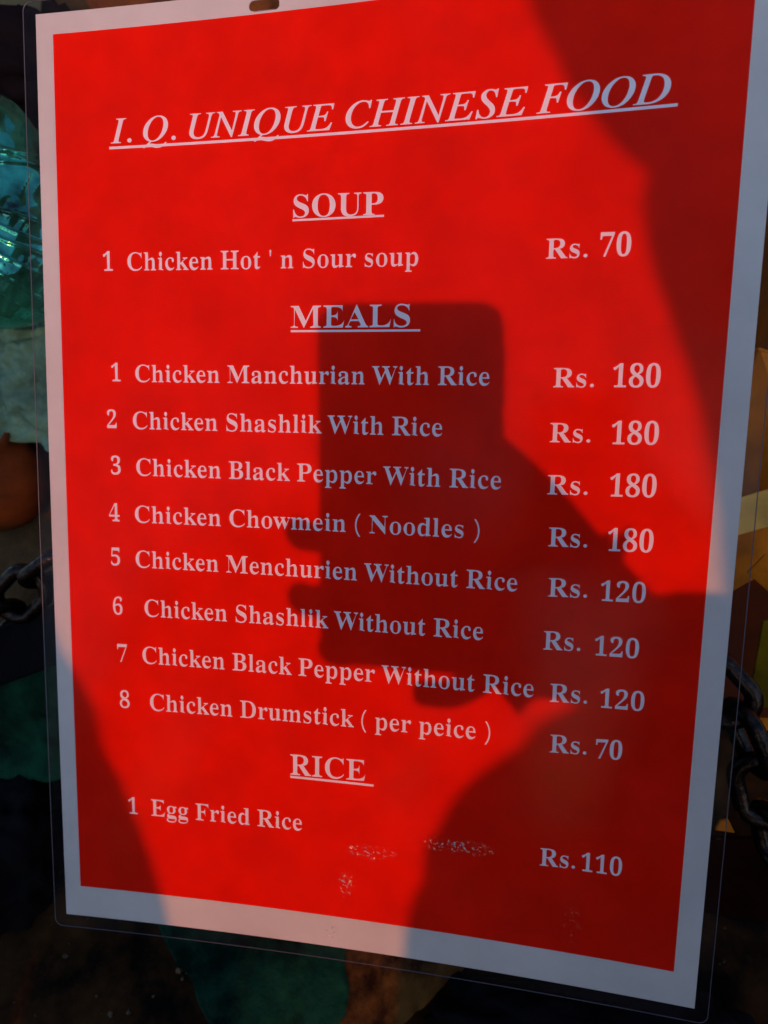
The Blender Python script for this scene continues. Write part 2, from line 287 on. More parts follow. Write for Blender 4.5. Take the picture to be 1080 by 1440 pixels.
# ---- lettering
GL = json.loads('''{"(":[101,[[63,-53,53,-41,45,-28,37,-15,31,-1,25,14,21,29,18,44,15,60,14,76,13,92,14,108,15,124,18,140,21,156,25,171,31,186,37,200,45,214,53,227,63,240,91,240,82,227,74,213,67,200,60,185,55,170,51,155,48,140,45,124,44,108,43,92,44,77,45,61,48,46,51,31,55,16,60,1,67,-13,74,-27,82,-40,90,-53]]],
")":[101,[[10,-53,19,-40,27,-27,34,-13,40,1,46,16,50,31,53,46,56,61,57,77,57,92,57,108,56,124,53,140,50,155,46,170,40,185,34,200,27,213,19,227,10,240,38,240,48,227,56,214,64,200,70,186,75,171,80,156,83,140,85,124,87,108,87,92,87,76,85,60,83,44,80,29,75,14,70,-1,64,-15,56,-28,48,-41,38,-53]]],
"0":[188,[[94,-3,75,-2,59,4,45,12,34,24,26,38,19,55,16,67,14,79,13,92,12,106,11,121,12,135,13,149,14,162,16,174,19,185,26,202,34,217,45,228,59,236,75,241,94,243,113,241,128,236,142,228,152,217,161,202,168,185,171,174,173,161,175,149,176,135,176,120,176,106,175,92,173,79,171,67,168,55,161,38,152,24,141,12,128,4,112,-2],[94,18,105,21,113,30,119,45,121,57,122,70,123,85,124,102,124,120,124,139,123,155,122,170,121,183,119,195,113,209,105,218,94,221,83,218,75,209,70,195,67,183,66,170,64,155,64,139,63,120,64,102,64,85,66,70,67,57,70,45,75,30,83,21]]],
"1":[188,[[33,0,33,18,60,18,65,18,70,20,73,22,75,26,76,32,77,40,77,208,54,183,47,177,40,174,34,173,28,174,24,176,20,180,17,185,15,191,14,198,37,206,46,210,55,216,66,224,89,241,127,241,127,40,127,33,128,28,130,24,133,20,138,18,144,18,171,18,171,0]]],
"2":[188,[[12,0,12,35,61,85,74,99,85,111,93,123,100,133,105,143,109,153,111,164,113,174,113,186,112,197,110,207,106,214,101,219,94,222,87,223,77,221,69,216,63,208,59,197,57,182,56,165,44,165,34,168,25,172,18,178,14,187,13,198,14,206,17,213,21,220,28,227,36,232,46,237,58,240,72,242,87,243,110,241,129,236,144,228,155,217,162,203,164,187,163,180,162,172,160,165,156,157,152,149,146,140,119,110,77,69,44,37,122,37,128,38,134,40,140,43,144,48,147,53,150,60,152,71,172,71,171,0]]],
"3":[188,[[82,-3,66,-3,52,-1,40,2,31,7,23,12,17,17,13,24,10,30,9,37,10,45,13,51,18,56,24,60,31,62,38,63,39,50,43,39,49,31,58,25,68,21,79,20,86,21,93,22,100,25,106,28,111,33,115,40,118,48,120,58,121,70,119,82,115,92,107,101,97,108,84,112,69,113,48,113,48,134,70,134,83,136,94,140,102,148,108,158,111,170,112,184,112,195,109,204,105,212,100,218,93,221,85,223,77,222,71,219,66,215,63,210,60,203,58,196,56,171,43,171,32,174,24,178,17,184,13,191,12,200,14,212,20,222,31,231,45,238,64,242,86,243,109,242,127,237,143,229,155,218,162,205,164,188,162,174,157,162,149,151,138,141,126,134,112,128,121,126,131,123,140,119,148,114,156,108,163,101,168,92,171,81,172,69,171,56,169,45,165,35,159,26,152,19,144,12,135,7,126,3,115,0,104,-2,93,-3]]],
"4":[188,[[60,0,60,18,70,18,77,18,84,20,89,22,94,26,96,33,97,42,97,62,4,62,4,83,100,240,146,240,146,85,181,85,181,62,146,62,146,42,147,33,150,26,154,22,160,20,167,18,174,18,178,18,178,0],[28,85,97,85,97,143,98,175,100,208,95,197,87,183,79,169,73,160]]],
"5":[188,[[82,-3,67,-3,53,-1,42,3,33,7,26,12,20,18,16,24,14,30,13,37,14,44,17,50,21,55,26,58,33,60,40,60,41,54,42,48,44,42,47,36,51,31,55,26,61,23,69,21,77,20,84,21,91,22,98,25,104,29,109,35,113,42,116,50,118,61,119,74,117,89,113,102,107,111,98,118,86,122,73,124,52,122,36,118,20,124,31,240,158,240,160,179,140,179,138,190,133,199,131,201,127,202,122,203,52,203,47,141,63,144,84,146,99,145,113,143,125,139,136,134,146,128,159,114,167,96,170,74,169,60,166,48,162,37,156,28,149,20,141,14,132,8,123,4,113,1,103,-2,92,-3]]],
"6":[188,[[98,-3,82,-2,68,2,55,9,43,19,33,31,26,47,22,57,19,69,17,82,16,96,15,111,16,129,18,146,21,163,26,178,31,192,39,205,47,216,57,225,69,233,81,239,95,242,111,243,124,243,136,241,146,238,153,234,160,230,164,224,168,219,170,213,170,206,169,200,166,193,161,188,154,183,143,181,130,180,128,200,127,206,124,212,122,217,118,220,113,223,108,223,95,221,85,213,76,200,72,190,68,179,66,166,64,151,62,135,80,143,89,145,98,147,109,147,128,145,144,139,158,129,168,115,174,98,176,78,175,64,173,51,169,39,163,29,156,19,148,11,138,5,126,0,113,-2],[99,19,107,20,114,25,120,32,124,43,126,57,127,74,126,91,124,104,119,114,113,121,105,125,96,127,90,126,84,124,77,121,71,118,66,114,62,110,63,92,64,76,67,62,70,50,73,40,81,28,90,21]]],
"7":[188,[[55,0,145,203,56,203,46,201,40,196,37,186,35,169,15,169,16,240,177,240,177,223,84,0]]],
"8":[188,[[92,-3,74,-2,59,1,46,5,35,12,26,20,19,29,14,39,11,50,10,61,12,75,16,87,24,97,34,105,46,114,59,121,47,129,37,138,29,148,23,158,19,170,18,182,19,192,21,202,25,212,31,220,39,228,50,234,62,239,78,242,96,243,117,241,135,236,149,226,159,214,165,200,167,184,166,172,162,161,155,152,146,145,135,137,122,130,140,120,154,110,165,100,172,89,176,77,178,63,175,44,168,28,155,14,145,8,134,3,121,-1,107,-3],[101,141,109,146,115,152,119,158,122,166,124,175,125,185,125,191,123,198,121,203,119,209,115,214,111,218,106,221,100,223,94,224,85,222,78,219,73,213,68,205,66,196,65,186,66,175,69,166,75,159,82,153,91,147],[93,16,104,17,113,21,121,28,126,36,130,46,131,58,130,68,126,77,119,85,110,92,98,100,82,108,75,102,68,96,63,89,59,81,56,71,55,60,57,48,60,37,66,28,74,21,83,17]]],
"9":[188,[[76,-3,64,-3,53,-1,44,2,37,6,31,11,27,16,24,22,22,28,21,35,22,39,23,43,25,47,28,50,32,52,38,54,41,44,46,36,52,28,59,22,68,19,78,18,94,22,106,33,116,53,122,80,125,115,120,109,113,104,106,99,98,95,88,93,78,92,59,94,44,100,30,110,20,124,14,141,12,162,13,177,16,191,21,204,28,216,37,225,48,233,60,239,73,242,89,243,104,242,119,238,132,231,144,222,154,210,162,195,166,184,169,173,171,160,172,146,173,130,172,112,170,95,167,78,163,63,157,49,150,36,142,24,132,15,120,7,107,1,93,-2],[92,117,99,117,106,119,112,123,117,127,122,133,125,139,125,155,124,170,122,182,119,193,116,201,109,212,100,218,91,221,82,219,74,214,68,206,64,195,61,181,60,164,64,138,74,122]]],
"A":[218,[[-4,0,-4,9,2,10,7,12,12,15,16,20,20,28,25,37,103,233,112,233,192,43,206,17,210,13,215,10,222,9,222,0,115,0,115,9,130,11,139,15,142,23,136,41,126,66,52,66,39,35,38,29,37,24,40,16,48,11,62,9,64,9,64,0],[57,80,121,80,88,160]]],
"B":[221,[[8,0,8,9,18,10,26,12,31,16,35,22,37,30,37,41,37,184,37,193,36,200,35,206,32,211,29,214,26,216,21,218,15,219,8,219,8,228,110,228,142,226,166,219,184,209,195,194,198,175,196,160,189,147,178,137,163,129,143,124,167,117,186,108,199,97,207,83,209,66,207,47,199,30,186,17,175,11,163,6,150,3,135,1,119,0],[91,126,94,126,110,127,123,130,132,136,138,145,141,157,142,173,142,186,139,198,135,206,128,212,119,216,108,217,101,216,97,215,94,212,92,208,91,203,91,195],[111,12,124,13,134,18,142,25,146,34,149,48,150,64,149,81,145,94,139,104,129,110,116,114,99,116,91,116,91,33,91,26,93,20,95,17,99,14,104,13]]],
"C":[234,[[128,-5,115,-5,103,-3,91,0,79,4,69,10,53,21,39,36,28,52,23,63,18,75,15,87,14,101,13,114,14,128,15,141,18,153,23,164,28,175,39,192,53,206,69,217,80,223,92,227,104,230,116,232,130,233,146,231,164,227,184,220,194,218,201,219,206,224,210,233,218,233,218,154,210,154,201,173,191,190,178,203,164,214,149,220,133,222,111,217,94,204,82,183,74,152,72,113,75,77,83,48,96,28,115,16,139,12,152,13,166,16,179,22,192,30,203,41,214,53,224,44,209,26,192,13,173,3,152,-3]]],
"D":[248,[[10,0,10,9,19,10,27,12,31,15,34,20,36,27,37,37,37,187,36,199,34,207,30,213,25,217,17,219,7,219,7,228,111,228,134,226,155,223,173,217,189,209,203,198,214,185,223,170,229,154,233,135,234,114,229,73,215,41,191,18,157,5,114,0],[111,12,131,15,147,23,160,37,165,49,170,62,173,77,175,95,175,115,173,151,165,180,152,200,134,213,111,217,104,216,98,214,95,212,93,207,91,201,91,192,91,36,91,28,93,21,95,17,98,14,104,13]]],
"E":[221,[[7,0,7,8,18,9,26,11,31,15,35,20,37,28,38,39,38,184,37,197,35,207,31,213,26,216,18,219,8,219,8,228,199,228,199,160,192,160,188,179,180,193,170,203,156,210,138,214,116,215,100,214,97,213,95,211,93,208,91,194,91,123,97,123,110,124,121,128,130,134,136,144,141,157,144,173,152,173,152,59,144,59,142,72,140,82,137,91,132,98,127,103,120,107,113,109,103,111,93,111,91,111,91,34,92,26,93,21,96,17,100,15,107,14,115,14,131,14,145,16,157,19,167,24,177,30,185,37,193,47,200,58,206,72,215,72,201,0]]],
"F":[202,[[8,0,8,9,18,10,26,13,31,17,35,23,37,31,37,42,37,187,37,198,34,206,31,212,25,215,17,218,7,219,7,228,197,228,197,160,189,160,186,173,182,184,178,193,172,200,164,206,155,210,144,213,130,215,115,216,100,215,97,214,94,213,93,211,91,199,91,124,95,124,109,125,120,129,128,135,134,145,139,157,142,173,151,173,151,59,142,59,139,77,135,91,128,100,120,107,108,111,94,112,91,112,91,40,91,33,92,26,94,21,96,17,100,14,105,12,111,10,119,9,128,9,128,0]]],
"H":[262,[[8,0,8,9,18,10,26,12,31,16,35,21,37,30,37,40,37,189,37,199,35,207,31,212,26,216,18,218,8,219,8,228,121,228,121,219,102,216,98,214,95,211,93,208,92,203,91,197,91,189,91,125,171,125,171,189,169,208,167,211,164,214,160,216,141,219,141,228,254,228,254,219,243,218,235,215,230,212,227,207,225,199,225,189,225,40,225,30,227,22,231,16,236,12,243,10,254,9,254,0,141,0,141,9,151,10,159,12,165,15,168,21,170,29,171,40,171,110,91,110,91,40,92,30,94,21,97,16,102,12,110,10,121,9,121,0]]],
"I":[130,[[7,0,7,9,17,10,25,13,31,16,34,21,37,28,38,38,38,193,37,203,35,209,32,214,26,217,18,218,7,219,7,228,122,228,122,219,112,218,103,217,98,214,94,209,92,203,91,193,91,39,94,22,96,18,99,15,103,13,123,9,123,0]]],
"L":[213,[[8,0,8,9,18,10,26,12,31,16,35,21,37,30,37,40,37,189,37,199,35,207,31,212,26,216,18,218,8,219,8,228,125,228,125,219,117,219,110,218,104,217,100,215,96,212,94,208,92,203,91,197,91,189,91,41,93,24,94,20,97,17,100,16,117,14,132,14,146,16,157,20,168,25,177,31,185,40,192,50,199,63,204,77,214,77,201,0]]],
"M":[317,[[7,0,7,9,17,10,25,12,31,16,35,21,37,29,38,40,38,191,37,198,37,203,35,208,33,211,30,214,26,216,7,219,7,228,92,228,158,71,225,228,309,228,309,219,299,218,292,215,286,212,283,206,281,199,280,189,280,43,280,34,281,27,282,21,284,17,287,14,291,12,295,10,301,9,308,9,308,0,198,0,198,9,216,12,220,15,223,18,225,22,226,27,227,34,227,42,227,199,144,0,135,0,53,194,53,40,54,29,56,20,60,15,66,11,74,9,85,9,85,0]]],
"N":[247,[[201,-5,53,175,53,39,54,29,56,21,59,15,65,12,73,10,83,9,83,0,9,0,9,9,16,9,22,10,27,12,31,14,34,17,36,21,37,26,38,32,38,39,38,194,18,217,9,219,9,228,78,228,195,84,195,189,195,196,194,202,193,207,191,211,188,214,184,216,166,219,166,228,240,228,240,219,229,218,222,216,217,212,213,207,212,199,211,188,211,-5]]],
"O":[263,[[130,-5,114,-4,99,-1,84,4,71,11,58,19,47,29,37,40,29,53,22,67,18,82,15,97,14,114,15,130,18,146,22,161,29,175,37,187,47,199,59,209,71,217,85,224,100,229,116,232,133,233,149,232,164,229,179,224,192,217,204,209,216,199,225,188,234,175,240,162,245,147,248,131,249,114,248,97,245,82,240,67,234,53,225,40,215,29,204,19,191,11,177,4,163,-1,147,-4],[132,6,153,10,169,23,181,45,187,75,190,114,189,134,187,152,184,168,180,182,174,194,162,209,147,219,130,222,109,217,93,204,82,183,75,153,73,114,73,94,75,76,78,60,83,46,89,34,101,18,115,9]]],
"P":[209,[[8,0,8,9,18,10,26,12,31,16,35,21,37,30,37,40,37,189,37,199,35,207,31,212,26,216,18,218,8,219,8,228,107,228,123,227,137,226,149,225,160,223,168,220,178,214,187,207,195,199,200,189,203,178,204,166,202,148,195,133,183,120,174,114,163,109,151,106,137,103,121,103,91,103,91,40,92,30,94,21,97,16,102,12,110,10,121,9,121,0],[91,115,101,115,116,116,127,120,136,126,142,136,145,148,146,165,145,180,142,193,138,203,130,210,121,214,108,216,102,215,98,214,95,212,93,209,91,205,91,199]]],
"R":[236,[[8,0,8,9,18,10,26,12,31,16,35,21,37,30,37,40,37,189,37,199,35,207,31,212,26,216,18,218,8,219,8,228,108,228,128,227,145,225,160,222,173,218,184,213,197,201,206,186,209,167,206,152,200,138,190,127,176,118,157,112,216,25,226,13,230,11,234,9,239,9,240,9,240,0,169,0,101,106,91,106,91,40,92,30,94,21,97,16,102,12,110,10,121,9,121,0],[91,117,102,117,118,118,130,122,140,129,146,139,150,152,152,168,150,185,145,198,138,208,126,214,112,216,104,215,99,214,95,211,93,207,91,201,91,193]]],
"S":[195,[[21,-5,21,79,31,79,38,57,46,39,56,25,68,15,82,9,98,7,110,9,120,12,128,18,135,26,138,35,139,45,136,58,127,70,112,80,81,95,64,105,49,116,38,126,31,138,26,151,25,166,26,179,29,191,34,201,40,211,48,218,58,225,68,229,80,232,92,233,115,231,141,224,146,223,150,222,155,223,158,227,160,233,170,233,170,160,161,160,157,172,153,182,147,192,140,201,132,208,124,214,115,219,106,221,97,222,86,221,77,218,70,213,64,207,61,199,60,190,61,182,64,175,69,168,75,162,84,157,94,151,127,136,139,130,150,123,159,117,166,109,171,102,175,94,178,86,179,76,180,66,179,53,175,40,169,29,162,19,152,11,140,4,127,-1,112,-4,96,-5,79,-4,63,0,49,5,42,6,39,6,36,5,35,4,31,-5]]],
"U":[246,[[124,-6,106,-6,91,-3,78,1,66,7,57,14,50,23,44,34,40,47,37,61,37,78,37,189,36,199,34,207,30,212,25,216,17,218,7,219,7,228,120,228,120,219,101,216,97,214,94,211,93,208,90,189,90,70,92,52,95,37,102,26,111,18,122,13,137,11,158,14,175,22,187,36,194,55,196,80,196,189,195,199,193,206,190,212,184,215,176,218,164,219,164,228,237,228,237,219,228,217,221,215,216,211,214,205,212,198,211,189,211,91,210,71,208,54,204,39,198,26,190,16,180,8,169,2,156,-3,141,-5]]],
"W":[306,[[85,-5,16,196,13,204,11,209,8,214,4,217,-1,218,-8,219,-8,228,90,228,90,219,84,219,79,218,75,216,72,213,71,210,70,205,74,186,111,77,150,176,143,199,140,206,137,211,134,215,129,217,123,218,115,219,115,228,220,228,220,219,207,218,199,213,196,206,199,193,237,83,270,185,274,203,274,208,272,212,269,215,265,217,259,219,252,219,252,228,312,228,312,219,306,218,301,215,297,211,294,205,291,198,287,190,223,-5,214,-5,158,154,95,-5]]],
"a":[172,[[127,-5,113,-3,104,5,100,17,84,5,67,-2,48,-4,37,-3,28,0,20,6,15,13,11,22,10,32,12,45,20,58,32,68,41,74,53,79,66,85,82,90,99,95,99,121,99,129,97,136,93,141,89,145,82,147,74,148,62,147,54,143,52,137,57,128,59,124,61,120,61,116,61,110,59,105,55,101,50,98,45,96,39,95,32,96,27,98,22,102,19,106,17,112,16,118,17,126,20,133,25,139,31,145,38,150,47,154,57,157,69,159,81,159,103,158,119,153,132,146,140,136,145,122,146,105,146,31,147,20,148,18,150,17,152,17,160,21,165,14,153,3,141,-3],[76,17,87,20,91,23,95,27,99,32,99,85,77,76,64,61,59,42,61,28,66,20]]],
"c":[147,[[78,-5,66,-4,54,0,43,5,34,13,26,23,19,34,14,47,11,60,10,75,11,91,14,105,20,118,28,130,37,140,48,148,60,155,73,158,87,160,102,158,115,155,125,149,133,142,137,133,139,123,138,117,136,112,133,108,129,105,124,103,118,102,107,105,100,112,98,125,98,131,99,136,97,143,92,147,85,148,74,146,66,140,61,129,57,113,56,94,57,71,62,53,69,38,78,28,89,21,102,19,114,21,125,27,136,36,142,30,132,18,120,8,107,1,93,-4]]],
"d":[185,[[70,-5,59,-4,48,0,39,5,30,13,23,22,17,33,13,46,11,59,10,74,11,90,13,105,18,119,24,131,32,141,41,149,51,154,61,158,73,159,88,157,100,151,111,140,111,200,111,207,109,212,106,215,102,217,96,219,88,220,88,228,160,228,160,38,160,30,161,24,162,20,165,17,170,15,177,14,177,5,165,5,153,4,140,2,126,-1,111,-5,111,19,101,6,87,-2],[86,14,91,15,96,17,101,21,105,25,109,31,111,38,111,121,110,126,107,131,103,135,98,138,93,140,87,140,78,139,70,133,65,125,62,113,59,96,59,77,59,57,61,41,65,29,70,21,77,16]]],
"e":[150,[[77,-5,64,-4,53,0,42,5,33,13,25,23,18,34,14,48,11,62,10,79,11,94,14,108,19,120,26,131,34,141,43,149,54,155,66,158,79,159,97,157,112,151,124,140,134,126,139,108,141,87,141,83,58,83,60,61,65,43,74,31,85,24,100,21,112,24,124,31,135,43,142,36,132,21,120,10,107,2,93,-3],[58,96,101,96,101,107,100,120,99,131,97,139,93,144,88,147,81,148,68,143,61,128,58,102]]],
"g":[164,[[73,-70,53,-69,37,-66,24,-61,15,-54,9,-46,7,-37,10,-27,19,-19,34,-13,22,-5,14,4,12,15,13,23,16,30,21,37,29,43,39,49,51,55,37,62,25,70,17,81,13,92,11,106,12,116,15,125,20,134,26,141,34,147,44,152,54,156,66,158,79,159,92,158,104,156,117,152,158,152,158,134,134,134,141,124,144,113,146,102,145,92,142,84,138,76,132,69,125,63,117,58,107,54,97,52,86,51,78,52,71,52,65,52,60,50,56,47,53,44,51,40,50,36,53,29,59,26,71,25,88,25,104,24,118,23,129,20,139,17,146,12,151,6,155,-1,157,-9,158,-18,155,-33,148,-46,136,-56,127,-61,116,-65,103,-68,89,-70],[79,62,86,63,91,67,95,73,98,81,99,92,100,105,99,119,98,130,95,138,91,144,86,147,79,148,72,147,66,144,62,138,59,130,58,119,57,105,58,92,59,81,62,73,66,67,72,63],[80,-58,109,-55,126,-47,132,-33,131,-28,128,-24,125,-21,119,-19,112,-18,102,-17,48,-17,42,-23,38,-29,37,-36,38,-42,41,-47,47,-52,56,-55,67,-57]]],
"h":[190,[[9,0,9,8,15,9,19,10,22,13,25,16,26,21,26,28,26,199,26,206,25,211,23,215,20,217,15,219,9,220,9,228,74,228,74,133,88,148,103,156,122,159,137,157,149,151,158,140,163,125,165,106,165,28,166,22,167,17,169,13,172,10,176,9,182,8,182,0,101,0,101,8,103,8,111,10,116,17,118,28,118,108,117,117,116,124,115,129,112,133,107,135,101,136,91,134,82,128,74,118,74,28,74,22,75,17,77,13,80,10,84,9,90,8,90,0]]],
"i":[99,[[50,181,44,182,38,184,32,188,28,193,26,199,25,206,26,213,28,219,32,224,38,228,44,231,50,232,57,231,63,228,68,224,72,219,75,213,76,206,75,199,72,193,68,188,63,184,57,182],[9,0,9,8,15,9,20,10,23,13,25,16,26,21,26,28,26,126,26,133,25,139,23,142,21,145,16,146,10,147,10,155,74,155,74,28,75,22,76,17,77,13,80,11,84,9,90,8,90,0]]],
"k":[179,[[9,0,9,8,15,9,20,11,23,13,25,16,26,21,26,28,26,199,26,206,25,211,24,215,21,217,16,219,10,220,10,228,74,228,74,84,113,124,118,129,121,134,122,139,120,143,114,146,104,147,103,147,103,155,173,155,173,147,160,144,148,139,137,130,111,104,173,17,177,12,182,9,188,8,188,0,105,0,105,8,108,8,115,9,118,11,120,16,116,25,81,74,74,67,74,28,74,22,75,17,77,13,80,11,84,9,90,8,90,0]]],
"l":[100,[[9,0,9,8,15,9,20,10,23,13,25,16,26,21,26,28,26,199,26,205,25,211,24,215,21,217,16,219,10,220,10,228,74,228,74,28,75,22,76,17,77,13,80,11,84,9,90,8,90,0]]],
"m":[277,[[9,0,9,8,15,9,19,10,22,13,25,16,26,21,26,28,26,127,26,133,25,138,23,142,20,145,15,146,9,147,9,155,73,155,73,132,87,147,102,156,119,159,138,156,152,146,160,131,174,146,190,156,209,159,224,157,236,151,245,140,250,125,252,106,252,28,252,22,253,17,255,13,258,10,262,9,268,8,268,0,189,0,189,8,194,9,199,10,201,13,203,17,204,22,205,28,205,108,204,117,203,124,202,129,199,133,195,135,189,136,179,134,170,128,162,119,162,28,163,22,164,17,165,13,168,10,172,9,178,8,178,0,100,0,100,8,105,9,110,10,112,13,114,17,115,22,116,28,116,108,116,117,115,123,113,129,110,133,106,135,100,136,90,134,81,128,73,118,73,28,74,22,75,17,76,13,79,11,83,9,89,8,89,0]]],
"n":[190,[[9,0,9,8,15,9,19,10,22,13,25,16,26,21,26,28,26,127,26,133,25,138,23,142,20,145,15,146,9,147,9,155,74,155,74,134,87,148,103,156,122,159,137,157,149,151,158,140,163,125,165,106,165,28,166,22,167,17,169,13,172,10,176,9,182,8,182,0,101,0,101,8,103,8,111,10,116,17,118,28,118,108,117,117,116,124,115,129,112,133,107,135,101,136,91,134,82,128,74,118,74,28,74,22,75,17,77,13,80,10,84,9,90,8,90,0]]],
"o":[168,[[84,-5,70,-4,57,0,45,6,35,14,26,24,19,35,14,48,10,62,9,77,10,92,14,106,19,119,26,131,35,141,45,149,57,154,70,158,84,159,98,158,111,155,123,149,133,141,142,131,149,120,154,107,157,93,158,77,157,61,154,47,149,34,142,23,133,13,123,5,111,0,98,-4],[84,6,93,7,99,12,104,19,106,25,108,32,109,41,110,77,109,103,107,123,104,135,99,143,92,148,84,149,76,148,69,143,64,135,61,122,59,103,58,77,60,41,61,32,62,25,64,19,69,12,76,7]]],
"p":[186,[[9,-70,9,-62,13,-61,17,-60,20,-59,22,-56,24,-54,25,-50,26,-32,26,122,26,131,25,137,23,142,20,144,16,146,10,147,10,155,72,155,72,131,83,147,98,156,115,160,127,158,137,155,146,149,155,141,162,132,167,121,172,108,174,95,175,80,174,64,172,50,167,36,161,24,154,14,146,6,136,0,125,-4,113,-5,98,-3,85,4,74,16,74,-29,76,-49,78,-54,80,-57,83,-59,99,-61,99,-70],[98,14,107,16,114,21,120,30,123,42,126,58,126,77,126,96,124,112,121,124,116,132,109,137,99,139,90,137,81,129,74,118,74,34,80,23,88,16]]],
"r":[144,[[9,0,9,8,15,9,20,10,23,13,25,16,26,21,26,28,26,126,26,133,25,139,23,143,20,145,16,146,10,147,10,155,73,155,73,126,79,136,86,144,94,151,101,155,109,158,117,159,125,158,132,156,138,152,142,147,144,140,145,133,144,127,142,122,139,117,135,114,130,112,124,111,119,112,114,113,111,115,103,125,101,128,98,129,94,130,90,129,85,126,81,121,77,114,75,106,75,96,75,28,75,21,77,16,79,13,84,10,90,9,99,8,99,0]]],
"s":[144,[[76,-5,66,-4,55,-2,43,3,37,4,32,3,28,0,26,-4,18,-4,18,53,27,53,30,40,36,29,43,19,52,13,61,9,70,7,78,8,84,10,89,13,93,18,95,23,96,29,94,38,88,46,78,52,53,65,43,71,34,77,27,85,22,92,19,101,18,110,20,123,25,135,32,145,43,153,56,158,71,160,83,158,99,154,103,153,106,152,110,153,113,156,115,160,122,160,122,111,114,111,110,122,105,131,98,139,91,144,83,147,75,148,68,148,62,146,58,143,55,139,53,135,52,130,53,125,55,120,58,116,62,113,67,109,73,106,96,95,106,89,114,83,121,76,125,68,128,58,129,47,127,32,122,20,114,9,103,1,90,-3]]],
"t":[114,[[62,-5,50,-4,40,0,33,5,28,13,25,23,24,36,24,139,10,139,10,150,44,185,52,195,59,204,64,212,72,212,72,155,104,155,104,139,72,139,72,41,72,35,73,29,75,25,77,22,80,21,84,20,91,22,98,28,103,37,111,33,104,19,96,9,86,1,75,-3]]],
"u":[187,[[65,-5,52,-4,41,1,33,9,27,19,24,32,23,48,23,124,22,131,21,137,20,141,17,144,12,146,6,147,6,155,71,155,71,37,71,32,73,27,75,23,79,20,83,18,88,18,98,19,107,25,114,33,114,124,114,132,113,137,110,142,107,145,102,146,95,147,95,155,162,155,162,35,162,28,163,23,166,19,169,17,174,16,180,15,180,6,169,6,156,5,143,2,129,-1,114,-5,114,20,108,13,101,7,93,2,84,-2,75,-4]]],
"w":[217,[[61,-5,8,132,3,142,1,144,-2,146,-5,147,-5,155,69,155,69,147,60,145,58,143,57,141,57,138,58,133,60,126,83,63,105,118,100,133,95,144,92,146,89,147,84,147,84,155,162,155,162,147,154,145,149,143,148,138,148,134,149,131,168,71,191,128,193,138,193,141,192,143,190,144,178,147,178,155,223,155,223,147,218,147,215,145,212,142,206,129,152,-5,144,-5,111,98,70,-5]]],
"iC":[235,[[109,-5,90,-4,74,0,58,6,45,15,34,26,25,39,18,54,14,71,13,89,14,106,17,122,23,138,31,153,40,168,51,182,63,195,76,207,91,217,104,224,118,230,132,234,146,237,161,237,174,236,189,234,206,229,215,227,220,228,223,230,227,235,233,235,220,166,213,166,213,172,213,177,211,191,207,204,200,213,191,221,178,225,164,226,150,225,136,221,123,215,110,207,98,197,87,185,77,171,69,156,62,140,57,123,53,106,52,87,54,65,60,46,70,30,83,19,99,12,118,9,136,11,153,16,169,25,184,36,199,51,206,46,192,30,177,17,162,7,145,0,128,-4]]],
"iD":[254,[[-18,0,-16,7,-14,7,-5,7,3,9,9,13,13,18,17,26,21,36,63,192,66,210,65,215,63,219,60,221,55,223,48,225,40,226,42,232,131,232,153,231,172,227,189,221,204,212,216,201,226,188,234,172,238,155,239,136,238,118,234,101,228,84,220,69,209,54,197,41,182,29,165,19,147,11,136,7,123,4,110,2,97,0,83,0],[85,11,103,12,120,16,135,22,149,30,161,40,171,52,180,65,187,79,193,94,197,110,200,127,200,144,200,158,197,171,194,183,189,193,182,201,167,212,149,219,127,221,111,219,108,218,105,215,103,212,96,193,56,45,52,25,53,20,56,16,60,14,70,12]]],
"iE":[227,[[-17,0,-15,7,-14,7,-4,7,3,9,9,13,14,18,17,26,21,37,63,192,66,210,65,215,63,219,60,221,55,223,49,225,41,226,42,232,220,232,210,182,204,182,204,183,204,193,203,201,201,207,198,212,193,215,186,218,178,220,167,221,154,221,126,221,111,219,108,218,105,216,103,213,98,198,80,130,108,130,123,131,135,133,144,138,151,144,157,152,161,163,167,163,143,81,137,81,138,94,138,100,137,106,136,110,134,113,131,115,126,117,107,119,77,119,56,42,54,31,52,24,53,19,55,16,58,14,62,13,69,12,77,12,100,12,115,12,129,14,141,17,152,21,162,27,170,34,179,42,186,52,193,64,200,64,176,0]]],
"iF":[203,[[-15,0,-13,7,-12,7,5,9,9,11,12,14,15,18,22,37,64,192,67,210,67,215,65,219,61,221,57,223,50,225,42,226,44,232,211,232,200,177,193,177,194,180,194,184,193,196,190,206,185,213,177,217,167,220,153,221,127,221,119,220,113,219,109,218,107,215,105,213,103,209,98,187,83,129,101,129,112,129,121,130,129,132,135,134,141,138,146,142,150,148,154,154,158,163,165,163,143,78,136,78,137,86,137,95,136,103,134,109,131,113,126,116,117,117,106,118,80,118,58,35,57,28,56,22,57,17,59,12,63,10,68,8,75,7,85,6,84,0]]],
"iH":[260,[[-17,0,-15,7,-14,7,3,9,7,11,11,14,14,18,16,23,19,29,21,36,63,192,66,210,65,215,63,219,60,221,55,223,49,225,41,226,42,232,135,232,133,226,132,226,123,225,115,223,109,220,105,214,101,206,97,195,83,143,82,135,82,133,83,132,84,131,93,130,179,130,187,131,190,137,205,192,208,210,208,215,206,219,202,221,197,223,191,225,183,226,185,232,277,232,275,226,273,226,264,225,257,223,251,219,247,214,243,206,239,196,198,40,195,30,194,22,195,17,197,14,200,11,205,9,212,7,220,7,218,0,126,0,127,7,129,7,146,9,150,11,153,14,156,18,163,36,182,106,183,109,183,111,182,113,181,115,180,116,172,117,86,117,78,116,74,110,55,40,53,30,52,22,53,17,55,14,58,11,63,9,69,7,78,7,76,0]]],
